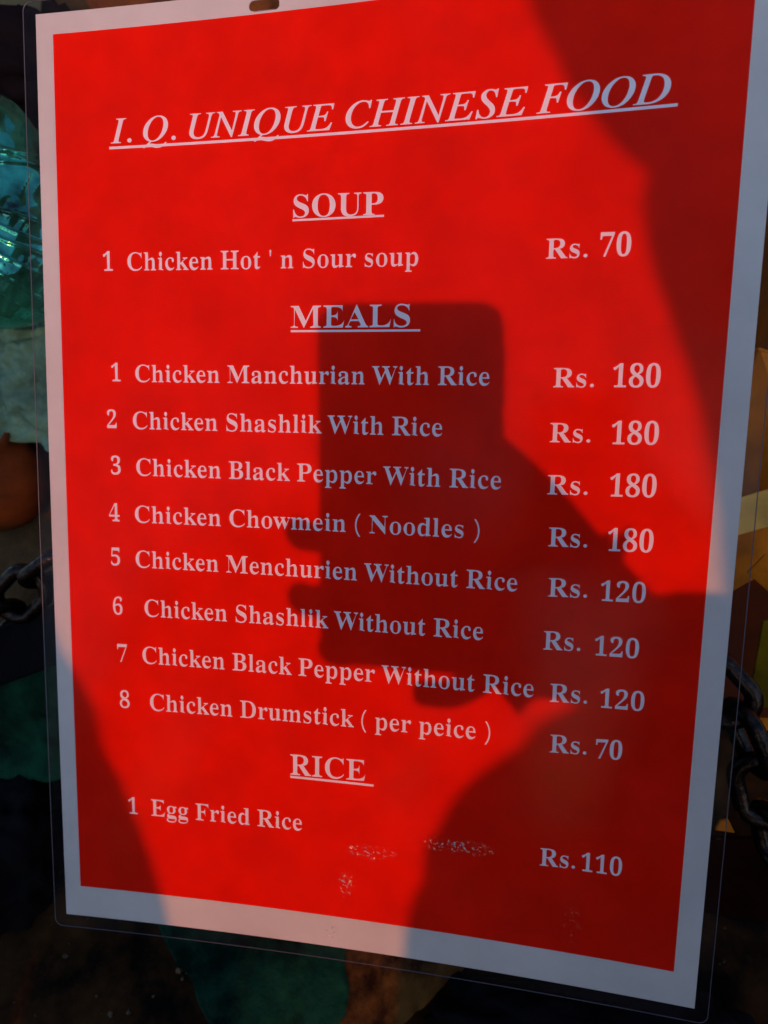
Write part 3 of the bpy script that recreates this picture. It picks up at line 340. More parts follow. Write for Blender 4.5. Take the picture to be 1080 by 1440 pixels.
"iI":[123,[[-15,0,-13,7,-12,7,5,9,9,11,12,14,15,18,22,36,64,192,67,210,67,215,65,219,61,221,57,223,50,225,42,226,44,232,138,232,136,226,133,226,125,225,117,223,112,219,107,214,103,206,100,196,58,40,55,22,56,17,58,14,61,11,66,9,72,7,80,7,79,0]]],
"iN":[250,[[169,-5,77,186,38,42,35,30,34,21,35,16,37,13,40,10,45,9,52,7,61,7,59,0,-17,0,-15,7,-5,7,2,9,8,13,13,18,17,26,21,36,65,196,66,200,66,204,65,209,63,214,60,219,55,223,49,225,43,226,41,226,42,232,91,232,177,54,214,190,216,202,217,211,217,216,214,220,211,222,206,224,199,225,190,226,192,232,268,232,266,226,249,223,245,221,241,218,238,215,235,210,232,204,230,196,175,-5]]],
"iO":[258,[[100,-5,83,-4,67,0,53,5,40,13,30,23,22,35,16,49,12,64,11,81,12,96,14,111,19,126,25,141,33,155,42,169,52,182,64,194,76,204,89,214,102,222,116,229,131,233,145,236,160,237,177,236,193,233,207,227,219,219,229,208,237,196,242,183,246,168,247,151,246,139,244,126,241,113,237,101,231,88,224,76,217,64,209,53,200,42,190,33,180,24,170,16,157,9,144,3,130,-2,115,-4],[100,5,112,6,123,9,134,14,144,21,154,30,164,40,172,51,180,63,188,77,194,91,199,105,203,120,207,135,209,151,209,166,208,184,204,199,196,212,187,220,175,226,160,227,148,226,136,223,124,217,113,209,102,199,91,187,81,174,73,159,65,143,60,131,56,118,53,106,51,93,49,81,49,69,50,50,55,34,62,21,73,12,85,7]]],
"iQ":[258,[[147,-65,124,-63,97,-56,72,-50,54,-47,42,-49,28,-54,14,-63,10,-57,72,-2,54,5,39,15,27,27,18,43,12,60,11,81,12,97,15,112,19,128,26,143,33,157,43,171,53,183,64,195,76,205,89,215,102,222,116,229,129,234,143,236,156,237,174,236,189,233,203,227,216,219,226,209,234,198,240,184,244,169,245,153,244,138,242,124,238,110,233,96,225,82,217,68,207,55,196,43,184,32,171,21,157,12,142,5,127,0,111,-3,95,-4,89,-4,85,-5,82,-7,63,-23,72,-22,80,-22,102,-25,130,-32,148,-37,162,-40,172,-41,189,-38,206,-29,224,-13,230,-17,216,-33,203,-45,190,-54,177,-60,163,-64],[100,5,117,8,134,15,150,27,159,36,168,47,176,59,184,72,191,87,197,103,201,118,205,134,207,149,208,164,206,183,202,198,194,211,184,220,172,225,157,227,145,225,133,222,121,216,110,208,99,198,89,187,80,174,72,159,64,143,58,128,54,113,51,97,49,82,48,67,50,49,54,34,62,21,72,13,85,7]]],
"iS":[184,[[77,-5,62,-4,46,0,29,5,25,6,21,7,15,6,11,2,7,-4,1,-4,13,73,19,73,21,53,26,36,34,23,45,13,58,7,73,5,81,6,89,8,96,12,102,16,108,22,112,28,115,36,117,44,118,52,117,58,116,64,114,70,103,87,92,101,77,116,66,128,57,139,51,148,47,158,45,167,44,177,45,188,48,198,52,208,59,216,67,224,76,230,86,234,98,237,111,237,126,237,140,233,151,230,156,228,162,229,166,232,169,236,176,236,165,168,160,168,158,186,154,200,148,212,139,220,128,225,116,227,105,226,95,222,88,216,82,208,78,199,77,188,78,181,80,174,84,167,88,160,94,153,100,145,116,129,132,112,142,97,148,81,150,63,149,51,146,39,141,28,134,19,125,11,115,4,103,-1,90,-4]]],
"iU":[245,[[100,-5,79,-3,61,2,46,12,35,24,28,39,26,56,27,66,29,77,32,91,59,194,62,210,62,215,60,219,56,222,51,224,43,225,34,226,36,232,134,232,132,226,129,226,119,225,111,222,105,218,100,211,96,202,92,191,67,96,63,79,60,65,59,55,61,42,65,31,72,23,82,16,94,13,108,11,120,12,132,15,142,19,151,24,159,31,166,40,172,51,178,68,185,91,208,177,211,189,213,198,213,206,213,213,211,218,208,222,203,224,196,225,186,226,188,232,266,232,265,226,260,226,249,224,240,219,234,210,229,198,223,178,198,82,192,62,185,45,177,31,168,19,157,10,146,3,132,-1,117,-4]]]}''')
LINES = json.loads('''[["heading", "I. Q. UNIQUE CHINESE FOOD", -114.12, 154.99, 113.63, 153.97, 9.83, "i"],
["heading", "SOUP", -31.28, 121.16, 7.14, 120.62, 8.91, "b"],
["item", "1", -119.1, 101.63, -114.82, 101.55, 7.9, "n"],
["item", "Chicken Hot \' n Sour soup", -107.42, 101.56, 21.94, 100.3, 7.53, "n"],
["price", "Rs.", 72.23, 101.14, 87.73, 101.07, 7.35, "p"],
["price", "70", 92.14, 101.15, 103.3, 100.96, 8.38, "b"],
["heading", "MEALS", -32.35, 76.36, 19.07, 76.24, 8.94, "m"],
["item", "1", -116.47, 53.51, -112.66, 53.54, 7.7, "n"],
["item", "Chicken Manchurian With Rice", -104.81, 53.28, 52.14, 52.75, 7.44, "n"],
["price", "Rs.", 77.23, 52.18, 92.69, 52.26, 7.4, "p"],
["price", "180", 99.57, 52.3, 116.84, 52.3, 8.58, "b"],
["item", "2", -119.15, 32.54, -113.22, 32.58, 7.83, "n"],
["item", "Chicken Shashlik With Rice", -106.5, 32.38, 33.49, 31.93, 7.63, "n"],
["price", "Rs.", 76.93, 30.55, 92.5, 30.7, 7.56, "p"],
["price", "180", 100.29, 30.31, 117.63, 30.5, 8.63, "b"],
["item", "3", -117.8, 11.59, -112.75, 11.64, 7.95, "n"],
["item", "Chicken Black Pepper With Rice", -105.37, 11.36, 58.31, 10.85, 7.7, "n"],
["price", "Rs.", 76.93, 9.56, 92.52, 9.92, 7.72, "p"],
["price", "180", 100.85, 9.71, 118.12, 10.05, 8.67, "b"],
["item", "4", -119.45, -10.07, -113.53, -10.01, 7.92, "n"],
["item", "Chicken Chowmein ( Noodles )", -106.59, -10.23, 50.19, -10.18, 7.71, "n"],
["price", "Rs.", 78.29, -11.72, 93.51, -11.4, 7.73, "p"],
["price", "180", 101.28, -12.23, 118.42, -11.87, 8.87, "b"],
["item", "5", -119.05, -30.74, -113.94, -30.66, 7.88, "n"],
["item", "Chicken Menchurien Without Rice", -106.79, -31.15, 66.5, -31.54, 7.82, "n"],
["price", "Rs.", 79.08, -32.73, 94.6, -32.13, 7.74, "p"],
["price", "120", 99.78, -32.92, 116.91, -32.56, 8.05, "p"],
["item", "6", -118.72, -54.11, -112.84, -53.94, 8.02, "n"],
["item", "Chicken Shashlik Without Rice", -102.99, -54.2, 53.11, -53.77, 8.0, "n"],
["price", "Rs.", 78.18, -55.56, 93.12, -54.91, 7.93, "p"],
["price", "120", 98.65, -56.05, 115.82, -55.85, 7.95, "p"],
["item", "7", -117.2, -76.95, -111.71, -76.75, 8.15, "n"],
["item", "Chicken Black Pepper Without Rice", -104.61, -76.95, 75.11, -76.99, 8.11, "n"],
["price", "Rs.", 81.84, -78.14, 97.0, -77.37, 7.93, "p"],
["price", "120", 102.02, -78.35, 119.27, -77.99, 7.96, "p"],
["item", "8", -116.7, -99.53, -111.29, -99.46, 8.12, "n"],
["item", "Chicken Drumstick ( per peice )", -101.43, -99.74, 57.64, -98.61, 8.14, "n"],
["price", "Rs.", 82.87, -100.68, 97.9, -99.85, 7.95, "p"],
["price", "70", 101.5, -100.96, 112.03, -100.33, 8.17, "b"],
["heading", "RICE", -32.86, -124.98, 2.49, -124.16, 9.85, "m"],
["item", "1", -113.97, -153.03, -110.32, -152.86, 8.09, "n"],
["item", "Egg Fried Rice", -102.35, -152.98, -27.38, -152.37, 8.32, "n"],
["price", "Rs.", 81.06, -153.73, 95.98, -152.92, 8.23, "p"],
["price", "110", 98.52, -153.33, 115.12, -153.11, 8.3, "p"],
["line", "title", -114.84, 153.12, 116.34, 152.75, 1.07, "u"],
["line", "soup", -31.59, 120.04, 7.45, 120.19, 0.84, "u"],
["line", "meals", -32.35, 74.95, 23.39, 74.75, 0.87, "u"],
["line", "rice", -32.86, -126.11, 6.4, -125.93, 1.04, "u"]]''')
def disc(cx, cy, r, n=14): return [(cx + r * math.cos(2 * math.pi * i / n), cy + r * math.sin(2 * math.pi * i / n)) for i in range(n)][::-1]
THIN = {'n': 5.8, 'p': 4.2, 'm': 5.6, 'b': 1.4, 'i': -3.6}
_cache = {}
def glyph(ch, style):
    key = (ch, style)
    if key in _cache: return _cache[key]
    if ch == '.': adv, loops = 84, [disc(42, 20, 21)]
    elif ch == "'": adv, loops = 72, [[(30, 150), (24, 215), (27, 227), (36, 231), (45, 227), (48, 215), (42, 150)]]
    else:
        adv, flat = GL[('i' if style == 'i' else '') + ch]
        k = THIN[style]; loops = []
        for Lp in flat:
            pts = list(zip(Lp[::2], Lp[1::2])); n = len(pts); new = []
            for i in range(n):
                a, b, c = pts[i - 1], pts[i], pts[(i + 1) % n]
                d1 = Vector((b[0] - a[0], b[1] - a[1])); d2 = Vector((c[0] - b[0], c[1] - b[1]))
                d1 = d1.normalized() if d1.length else d1; d2 = d2.normalized() if d2.length else d2
                t = d1 + d2; t = t.normalized() if t.length > 1e-6 else d1
                new.append((b[0] + k * t.y, b[1] + (0.25 * k * -t.x if k < 0 else min(2.0, k * .4) * t.x)))
            loops.append(new)
    tris = tessellate_polygon([[Vector((x, y, 0)) for x, y in lp] for lp in loops])
    pts = [p for lp in loops for p in lp]
    _cache[key] = (adv, pts, tris); return _cache[key]
def lettering(name, text, x0, y0, x1, y1, cap, style):
    x = 0; items = []; lo = None; hi = 0
    for ch in text:
        if ch == ' ': x += 84; continue
        adv, pts, tris = glyph(ch, style)
        xs = [p[0] for p in pts]
        if lo is None: lo = x + min(xs)
        hi = x + max(xs); items.append((x, pts, tris)); x += adv
    sy = cap * mm / 228; sx = (x1 - x0) * mm / (hi - lo)
    if len(text) == 1: sx = sy * 0.9; 
    V = []; F = []
    slope = (y1 - y0) / (x1 - x0) if len(text) > 1 else 0
    for ox, pts, tris in items:
        n = len(V)
        for px, py in pts:
            u = x0 * mm + (ox + px - lo) * sx; v = y0 * mm + py * sy + (u - x0 * mm) * slope
            V.append((u, v, bendw(u, v) + .00016))
        for t in tris:
            a, b, c = [Vector(pts[i]) for i in t]
            F.append(tuple(n + i for i in (t if (b - a).cross(c - a) > 0 else t[::-1])))
    return obj(name, V, F, M_INK, menu, smooth=False)
def underline(x0, y0, x1, y1, th):
    n = max(4, int((x1 - x0) / 6)); V = []; F = []
    for z in (.00010, .00016):
        for i in range(n + 1):
            u = (x0 + (x1 - x0) * i / n) * mm; v = (y0 + (y1 - y0) * i / n) * mm
            for dv in (-th / 2 * mm, th / 2 * mm): V.append((u, v + dv, bendw(u, v + dv) + z))
    o = 2 * (n + 1)
    for i in range(n):
        a = 2 * i; F.append((o + a, o + a + 2, o + a + 3, o + a + 1)); F.append((a, a + 1, a + 3, a + 2))
        F.append((a, a + 2, o + a + 2, o + a)); F.append((a + 1, o + a + 1, o + a + 3, a + 3))
    F.append((0, o, o + 1, 1)); F.append((2 * n, 2 * n + 1, o + 2 * n + 1, o + 2 * n))
    return obj('underline', V, F, M_INK, menu, smooth=False)
PART = {'heading': 'heading_text', 'item': 'dish_text', 'price': 'price_text'}
for kind, text, x0, y0, x1, y1, c, st in LINES:
    if kind == 'line': underline(x0, y0, x1, y1, c)
    else:
        o = lettering(PART[kind], text, x0, y0, x1, y1, c, st)
        if kind == 'heading': o['label'] = 'heading reading ' + text
        elif kind == 'item' and len(text) > 1: o['label'] = 'dish line reading ' + text

# ================================================================= BEHIND
M_WOOD = mat('dark_brown_wood', (0.22, 0.085, 0.02), 0.8, col2=(0.03, 0.012, 0.006), vscale=14, bump=0.4, bscale=90, spec=.2)
M_COUNTER = mat('grimy_counter', (0.075, 0.030, 0.010), 0.95, col2=(0.004, 0.004, 0.003), vscale=18, bump=0.8, bscale=120, spec=.03)
M_STEEL = mat('dark_painted_steel', (0.02, 0.02, 0.022), 0.45, metal=0.3, vary=0.4, vscale=12)
M_TEAL = mat('teal_plastic', (0.05, 0.55, 0.44), 0.07, metal=.75, col2=(0.012, 0.03, 0.028), vscale=20, bump=0.15, bscale=60)
M_TEALC = mat('teal_cloth', (0.08, 0.26, 0.23), 0.9, col2=(0.03, 0.10, 0.09), vscale=30, bump=1.0, bscale=200, spec=.1)
M_CLAY = mat('brown_clay', (0.11, 0.036, 0.008), 0.8, vary=0.6, vscale=25, bump=0.3, bscale=200, spec=.2)
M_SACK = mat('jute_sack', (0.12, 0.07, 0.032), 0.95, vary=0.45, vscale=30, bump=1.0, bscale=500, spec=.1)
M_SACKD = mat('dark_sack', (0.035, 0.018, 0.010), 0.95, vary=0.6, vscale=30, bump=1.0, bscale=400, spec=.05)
M_RUST = mat('blackened_iron', (0.045, 0.030, 0.024), 0.26, metal=0.9, col2=(0.010, 0.009, 0.010), vscale=150, bump=0.5, bscale=350)
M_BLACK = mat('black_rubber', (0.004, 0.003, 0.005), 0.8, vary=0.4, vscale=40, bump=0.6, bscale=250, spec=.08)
M_GREEN = mat('green_cloth', (0.008, 0.060, 0.032), 0.95, col2=(0.003, 0.012, 0.008), vscale=30, bump=1.0, bscale=220, spec=.05)
M_TAN = mat('tan_paper', (0.20, 0.085, 0.018), 0.9, col2=(0.03, 0.012, 0.004), vscale=40, bump=0.6, bscale=150, spec=.1)
M_CARD = mat('sun_boosted_orange_card', (0.85, 0.24, 0.012), 0.6, vary=0.45, vscale=28, bump=0.5, bscale=120, spec=.08)  # orange raised to stand in for sunlight that misses the box
M_CARD2 = mat('sun_boosted_tan_tape', (0.80, 0.44, 0.09), 0.45, vary=0.35, vscale=30, spec=.12)  # tan brightened along with the card, for the same missing sun
M_YEL = mat('olive_yellow_card', (0.17, 0.105, 0.002), 0.8, vary=0.45, vscale=50, spec=.05)
M_CHIP = mat('pale_crumbs', (0.10, 0.06, 0.03), 0.7, col2=(.03,.02,.01), vscale=300)
M_LEAF = mat('dull_green_leaf', (0.04, 0.06, 0.02), 0.6, vary=0.4, vscale=40)

# food stall: counter, back board, legs
stall = empty('food_stall', Matrix.Translation((0, 0.1, 0)), 'dark food stall counter behind and below the red menu card, with a brown back board', 'stall')
def bxp(name, c, s, m, parent, bev=.003, rot=None):
    bm = bmesh.new(); M = Matrix.Translation(Vector(c) - parent.location)
    if rot: M = M @ rot
    box_bm(bm, M, *s, bev=bev); return obm(name, bm, m, parent)
bxp('counter_top', (0, .13, .800), (1.5, .80, .03), M_COUNTER, stall)
bxp('front_panel', (0, -.24, .40), (1.44, .02, .76), M_STEEL, stall)
for i in range(7):
    bxp('board', (0, .50, .8155 + .0805 + i * .162), (1.5, .022, .1605), M_WOOD, stall, bev=.004)
for sx in (-.70, .70):
    for sy in (-.21, .46): bxp('leg', (sx, sy, .3925), (.04, .04, .785), M_STEEL, stall)

ground = obj('ground', [(-30, -30, 0), (30, -30, 0), (30, 30, 0), (-30, 30, 0)], [(0, 1, 2, 3)],
             mat('dusty_ground', (0.16, 0.13, 0.10), 0.9, vary=0.3, vscale=3), kind='structure')

def thing_bm(name, bm, m, label, cat, smooth=True):
    o = obm(name, bm, m, None, smooth); o.data.transform(MENU_M)
    # origin at the base
    c = sum((v.co for v in o.data.vertices), Vector()) / len(o.data.vertices)
    c.z = min(v.co.z for v in o.data.vertices)
    o.data.transform(Matrix.Translation(-c)); o.location = c
    return tag(o, label, cat)

# sack of goods that everything leans on, left rear
c = back(30, 800, .20)
thing_bm('jute_sack', blob(c, .13, .15, .07, .25, 2.2, 5, 3), M_SACK, 'brown jute sack lying behind the chain at the left edge', 'sack')
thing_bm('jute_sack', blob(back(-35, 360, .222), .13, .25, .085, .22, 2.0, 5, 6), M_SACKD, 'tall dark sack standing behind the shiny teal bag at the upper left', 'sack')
thing_bm('jute_sack', blob((0.0, -.10, -.15), .112, .20, .085, .20, 2.0, 5, 12), M_SACK, 'brown sack right behind the menu card that the card leans on', 'sack')
# teal polythene bag with taut shiny creases
def teal_bag():
    bm = bmesh.new(); c = back(-8, 300, .085); n1, n2 = 150, 300
    px = .00040
    ridges = [(-52, -.22, 2.6, .0016), (-36, -.24, 2.2, .0014), (-2, .30, 2.4, .0015), (12, .42, 2.0, .0013), (26, .45, 2.4, .0015), (44, .55, 2.0, .0012),
              (58, .80, 2.2, .0020), (86, .85, 3.0, .0020), (112, .95, 2.4, .0018), (-95, .5, 4, .002), (134, .6, 3, .002)]
    vs = []
    for i in range(n2 + 1):
        row = []
        s = i / n2; yy = .066 * (1 - 2 * s)
        prof = math.sqrt(max(0, 1 - abs(2 * s - 1) ** 3.5)) * (0.62 + .38 * s)
        for j in range(n1):
            a = 2 * math.pi * j / n1
            x = math.cos(a); z = math.sin(a)
            q = Vector((x * 1.2, yy * 16 - x * .9, z * 1.2))
            fold = (1 - abs(noise.noise(Vector((q.x * .9, q.y * 1.6 + 3, q.z * .9)))) * 3.0) * .05
            fold += (1 - abs(noise.noise(Vector((q.x * 2.8, q.y * 5.5, q.z * 2.8 + 5)))) * 3.2) * .018
            X = x * prof * .050; d = 0
            for y0, sl, w, h in ridges:
                yl = -(y0 + sl * (X / px - 8) + 4 * noise.noise(Vector((X * 60, y0, 0)))) * px
                d += h * math.exp(-((yy - yl) / (w * px)) ** 2)
            r = prof * (1 + fold) * .047 + d * prof
            row.append(bm.verts.new(c + Vector((x * r, yy, z * r * .85))))
        vs.append(row)
    for i in range(n2):
        for j in range(n1):
            bm.faces.new((vs[i][j], vs[i + 1][j], vs[i + 1][(j + 1) % n1], vs[i][(j + 1) % n1]))
    bm.faces.new(vs[0]); bm.faces.new(vs[-1][::-1])
    bmesh.ops.recalc_face_normals(bm, faces=bm.faces)
    return bm
thing_bm('plastic_bag', teal_bag(), M_TEAL, 'shiny teal plastic bag pulled into tight creases, left of the menu card', 'plastic bag')
# folded teal cloth under it
def cloth_patch(poly_px, d, thick, amp, sc, seed, cut=26):
    """rumpled cloth spanned over a four-cornered patch"""
    A, B, C, D = [(lay(*p[:2], .012) if d is None else back(*p[:2], d)) for p in poly_px]
    bm = bmesh.new(); grid = []
    for k in (0, 1):
        g = []
        for i in range(cut + 1):
            row = []
            for j in range(cut + 1):
                s, t = i / cut, j / cut
                es = 0.03 * noise.noise(Vector((t * 7, seed, k * 0))); et = 0.03 * noise.noise(Vector((seed, s * 7, 0)))
                p = A.lerp(B, t + et).lerp(D.lerp(C, t + et), s + es)
                h = noise.fractal(Vector((p.x * sc, p.y * sc, seed)), .8, 2, 4) * amp
                h += (abs(noise.noise(Vector((p.x * sc * .7 + 5, p.y * sc * .7, seed)))) ** .6) * amp * 1.5
                row.append(bm.verts.new(p + Vector((0, 0, h - k * thick))))
            g.append(row)
        grid.append(g)
    a, b = grid
    for i in range(cut):
        for j in range(cut):
            bm.faces.new((a[i][j], a[i + 1][j], a[i + 1][j + 1], a[i][j + 1]))
            bm.faces.new((b[i][j], b[i][j + 1], b[i + 1][j + 1], b[i + 1][j]))
    for i in range(cut):
        for (p, q) in (((i, 0), (i + 1, 0)), ((i + 1, cut), (i, cut)), ((0, i + 1), (0, i)), ((cut, i), (cut, i + 1))):
            bm.faces.new((a[p[0]][p[1]], b[p[0]][p[1]], b[q[0]][q[1]], a[q[0]][q[1]]))
    bmesh.ops.recalc_face_normals(bm, faces=bm.faces)
    return bm
thing_bm('folded_cloth', cloth_patch([(-90, 405), (140, 415), (140, 640), (-90, 600)], .115, .02, .014, 26, 4, 60), M_TEALC,
         'folded teal cloth beneath the shiny plastic bag', 'cloth')
# round clay pot showing below the cloth
def pot():
    bm = bmesh.new(); c = back(-12, 668, .12); prof = [(0, -.034), (.02, -.034), (.03, -.026), (.036, -.01), (.036, .004), (.030, .018), (.024, .024), (.026, .03), (.022, .03), (.02, .022), (0, .018)]
    n = 40; rows = []
    ax = Matrix.Rotation(R(35), 3, 'X')
    for r, y in prof:
        rows.append([bm.verts.new(c + ax @ Vector((r * math.cos(2 * math.pi * k / n), y, r * math.sin(2 * math.pi * k / n)))) for k in range(n)] if r else [bm.verts.new(c + ax @ Vector((0, y, 0)))])
    for i in range(len(rows) - 1):
        a, b = rows[i], rows[i + 1]
        for k in range(n):
            if len(a) == 1: bm.faces.new((a[0], b[k], b[(k + 1) % n]))
            elif len(b) == 1: bm.faces.new((a[k], b[0], a[(k + 1) % n]))
            else: bm.faces.new((a[k], b[k], b[(k + 1) % n], a[(k + 1) % n]))
    bmesh.ops.recalc_face_normals(bm, faces=bm.faces)
    return bm
thing_bm('clay_pot', pot(), M_CLAY, 'round reddish brown clay pot half hidden at the left edge', 'pot')
# black rubber strap crossing under the chain
def bar(px0, px1, d0, d1, wid, thick, bev):
    A, B = back(*px0, d0), back(*px1, d1); t = (B - A).normalized(); n = Vector((0, 0, 1)); n = (n - t * n.dot(t)).normalized(); b = n.cross(t)
    M = Matrix.Translation((A + B) / 2) @ Matrix((t, b, n)).transposed().to_4x4()
    bm = bmesh.new(); box_bm(bm, M, (B - A).length, wid, thick, bev, 3); return bm
thing_bm('rubber_strap', bar((-110, 965), (190, 850), .055, .055, .033, .010, .003), M_BLACK, 'wide black rubber strap slanting under the chain at left', 'strap', smooth=False)
thing_bm('green_cloth', cloth_patch([(-120, 925), (120, 905), (120, 1095), (-120, 1090)], .09, .01, .006, 24, 11), M_GREEN,
         'dark green cloth below the black strap at the left edge', 'cloth')
thing_bm('green_rag', cloth_patch([(190, 1180), (496, 1200), (486, 1520), (330, 1520)], None, .008, .008, 34, 21, 50), M_GREEN,
         'dirty green rag below the bottom edge of the menu card', 'rag')
thing_bm('paper_scrap', cloth_patch([(490, 1220), (760, 1260), (560, 1440), (450, 1560)], None, .004, .006, 40, 31, 40), M_TAN,
         'stained brown paper scrap beside the green rag, under the menu card', 'paper')
thing_bm('black_lump', blob(lay(10, 1190, .02), .05, .05, .04, .3, 2.5, 5, 8), M_BLACK, 'black lump in the shade beside the lower left corner of the menu card', 'dark_lump')  # plain black lump of no particular material
thing_bm('black_lump', blob(lay(860, 1480, .01), .09, .035, .03, .25, 2.5, 5, 15), M_BLACK, 'black lump in the shade below the lower right corner of the menu card', 'dark_lump')  # another plain black lump, not a known object
thing_bm('black_lump', blob(back(16, 92, .15), .045, .032, .03, .2, 2.5, 4, 18), M_BLACK, 'black lump filling the dark gap above the shiny teal bag at the upper left', 'dark_lump')  # lump added to darken the gap above the bag

# scattered crumbs
bm = bmesh.new()
rnd = random.Random(5)
for (px, py, d, s) in [(252, 1365, .052, .0018), (257, 1376, .052, .0012), (263, 1368, .052, .0010), (92, 1345, .075, .0016), (155, 1426, .08, .0016), (181, 1424, .08, .0014),
                       (27, 1240, .065, .0016), (52, 1255, .07, .0014), (1018, 1352, .06, .0010), (1012, 1355, .06, .0008), (1019, 1305, .06, .0006), (36, 1288, .07, .001)] + \
                      [(rnd.uniform(-20, 230), rnd.uniform(1290, 1440), .085, rnd.uniform(.0003, .0009)) for _ in range(8)]:
    r = bmesh.ops.create_icosphere(bm, subdivisions=1, radius=s, matrix=Matrix.Translation(lay(px, py, s)))
    for v in r['verts']: v.co += Vector([rnd.uniform(-.35, .35) * s for _ in range(3)])
o = obm('crumbs', bm, M_CHIP); o.data.transform(MENU_M); o['kind'] = 'stuff'; o['label'] = 'pale crumbs scattered on the dark counter'; o['category'] = 'crumbs'

# cardboard box at the right with open flaps
box = empty('cardboard_box', Matrix.Translation(backw(1100, 760, .12)), 'orange brown cardboard box with open flaps at the right edge', 'box')
def plate(name, pxs, m, parent, th=.0016):
    P = [MENU_M @ back(*p) for p in pxs]; n = (P[1] - P[0]).cross(P[-1] - P[0]).normalized() * th
    inv = parent.matrix_world.inverted() if parent else Matrix.Identity(4)
    k = len(P); V = [inv @ p for p in P] + [inv @ (p + n) for p in P]
    F = [tuple(range(k)), tuple(range(k, 2 * k))[::-1]] + [(i, i + k, (i + 1) % k + k, (i + 1) % k) for i in range(k)]
    bm = bmesh.new(); vs = [bm.verts.new(v) for v in V]
    for f in F: bm.faces.new([vs[i] for i in f])
    bmesh.ops.recalc_face_normals(bm, faces=bm.faces)
    bmesh.ops.bevel(bm, geom=bm.edges[:], offset=.0004, segments=1, affect='EDGES')
    return obm(name, bm, m, parent)
bpy.context.view_layer.update()
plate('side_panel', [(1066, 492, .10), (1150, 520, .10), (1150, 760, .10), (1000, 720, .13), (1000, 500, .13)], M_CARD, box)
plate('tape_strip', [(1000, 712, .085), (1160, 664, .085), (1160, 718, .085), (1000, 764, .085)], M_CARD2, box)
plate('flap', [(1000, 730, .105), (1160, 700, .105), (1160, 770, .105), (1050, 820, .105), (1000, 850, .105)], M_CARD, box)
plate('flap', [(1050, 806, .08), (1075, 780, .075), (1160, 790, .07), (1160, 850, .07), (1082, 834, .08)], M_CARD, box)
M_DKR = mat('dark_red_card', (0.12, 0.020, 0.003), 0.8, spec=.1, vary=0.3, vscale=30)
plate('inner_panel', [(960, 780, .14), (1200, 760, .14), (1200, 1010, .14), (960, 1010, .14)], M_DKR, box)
cb = MENU_M @ back(1190, 800, .27)
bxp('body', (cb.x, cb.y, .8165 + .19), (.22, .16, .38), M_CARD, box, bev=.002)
tag(plate('yellow_card', [(1073, 873, .075), (1180, 860, .075), (1180, 1010, .075), (1052, 992, .075)], M_YEL, None), 'olive yellow card standing in the cardboard box at the right edge', 'card')
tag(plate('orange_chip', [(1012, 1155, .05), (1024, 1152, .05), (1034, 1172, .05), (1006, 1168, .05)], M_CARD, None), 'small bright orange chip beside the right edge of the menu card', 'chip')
# red-brown panel low right
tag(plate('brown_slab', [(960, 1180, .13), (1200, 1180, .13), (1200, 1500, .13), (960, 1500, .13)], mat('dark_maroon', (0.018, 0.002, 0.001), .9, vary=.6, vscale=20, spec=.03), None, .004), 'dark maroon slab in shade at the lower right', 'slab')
# leaf top-left
tag(plate('green_leaf', [(-40, -60, .15), (60, -40, .15), (56, 34, .16), (30, 42, .16), (-40, 30, .16)], M_LEAF, None, .001), 'dull green leaf at the upper left corner', 'leaf')

# chain
chain = empty('iron_chain', Matrix.Translation(MENU_M @ back(62, 810, .05)), 'dark iron chain running behind the menu card from left to right', 'chain')
bpy.context.view_layer.update()
ctrl = [(-130, 1010, .050), (-30, 900, .048), (38, 824, .046), (100, 780, .046), (300, 800, .05), (540, 850, .05), (800, 890, .05), (960, 920, .045), (1022, 968, .040), (1062, 1050, .040), (1082, 1140, .042), (1100, 1260, .05)]
P = [back(*c) for c in ctrl]
dense = []
for i in range(len(P) - 1):
    for k in range(40): dense.append(P[i].lerp(P[i + 1], k / 40))
pitch = .0262; pos = [dense[0]]; tang = []; acc = 0
for a, b in zip(dense, dense[1:]):
    acc += (b - a).length
    if acc >= pitch: pos.append(b); acc = 0
link_me = None; hl, hw, wr = .0105, .0112, .0041
lp = []
for i in range(28):
    a = 2 * math.pi * i / 28
    lp.append((math.copysign(1, math.cos(a)) * hl * .55 + math.cos(a) * hw * .9, math.sin(a) * hw, 0))
V, F = tube(lp, wr, 10, closed=True)
inv = chain.matrix_world.inverted()
base = None
for i in range(len(pos) - 1):
    t = (pos[i + 1] - pos[i]).normalized(); n = Vector((0, 0, 1)); n = (n - t * n.dot(t)).normalized(); b = n.cross(t)
    M = Matrix.Translation((pos[i] + pos[i + 1]) / 2) @ Matrix((t, b, n)).transposed().to_4x4() @ Matrix.Rotation(R(74 if i % 2 else 14), 4, 'X')
    if base is None: o = base = obj('link', V, F, M_RUST, chain)
    else: o = base.copy(); COL.objects.link(o)
    o.parent = chain; o.matrix_local = inv @ MENU_M @ M

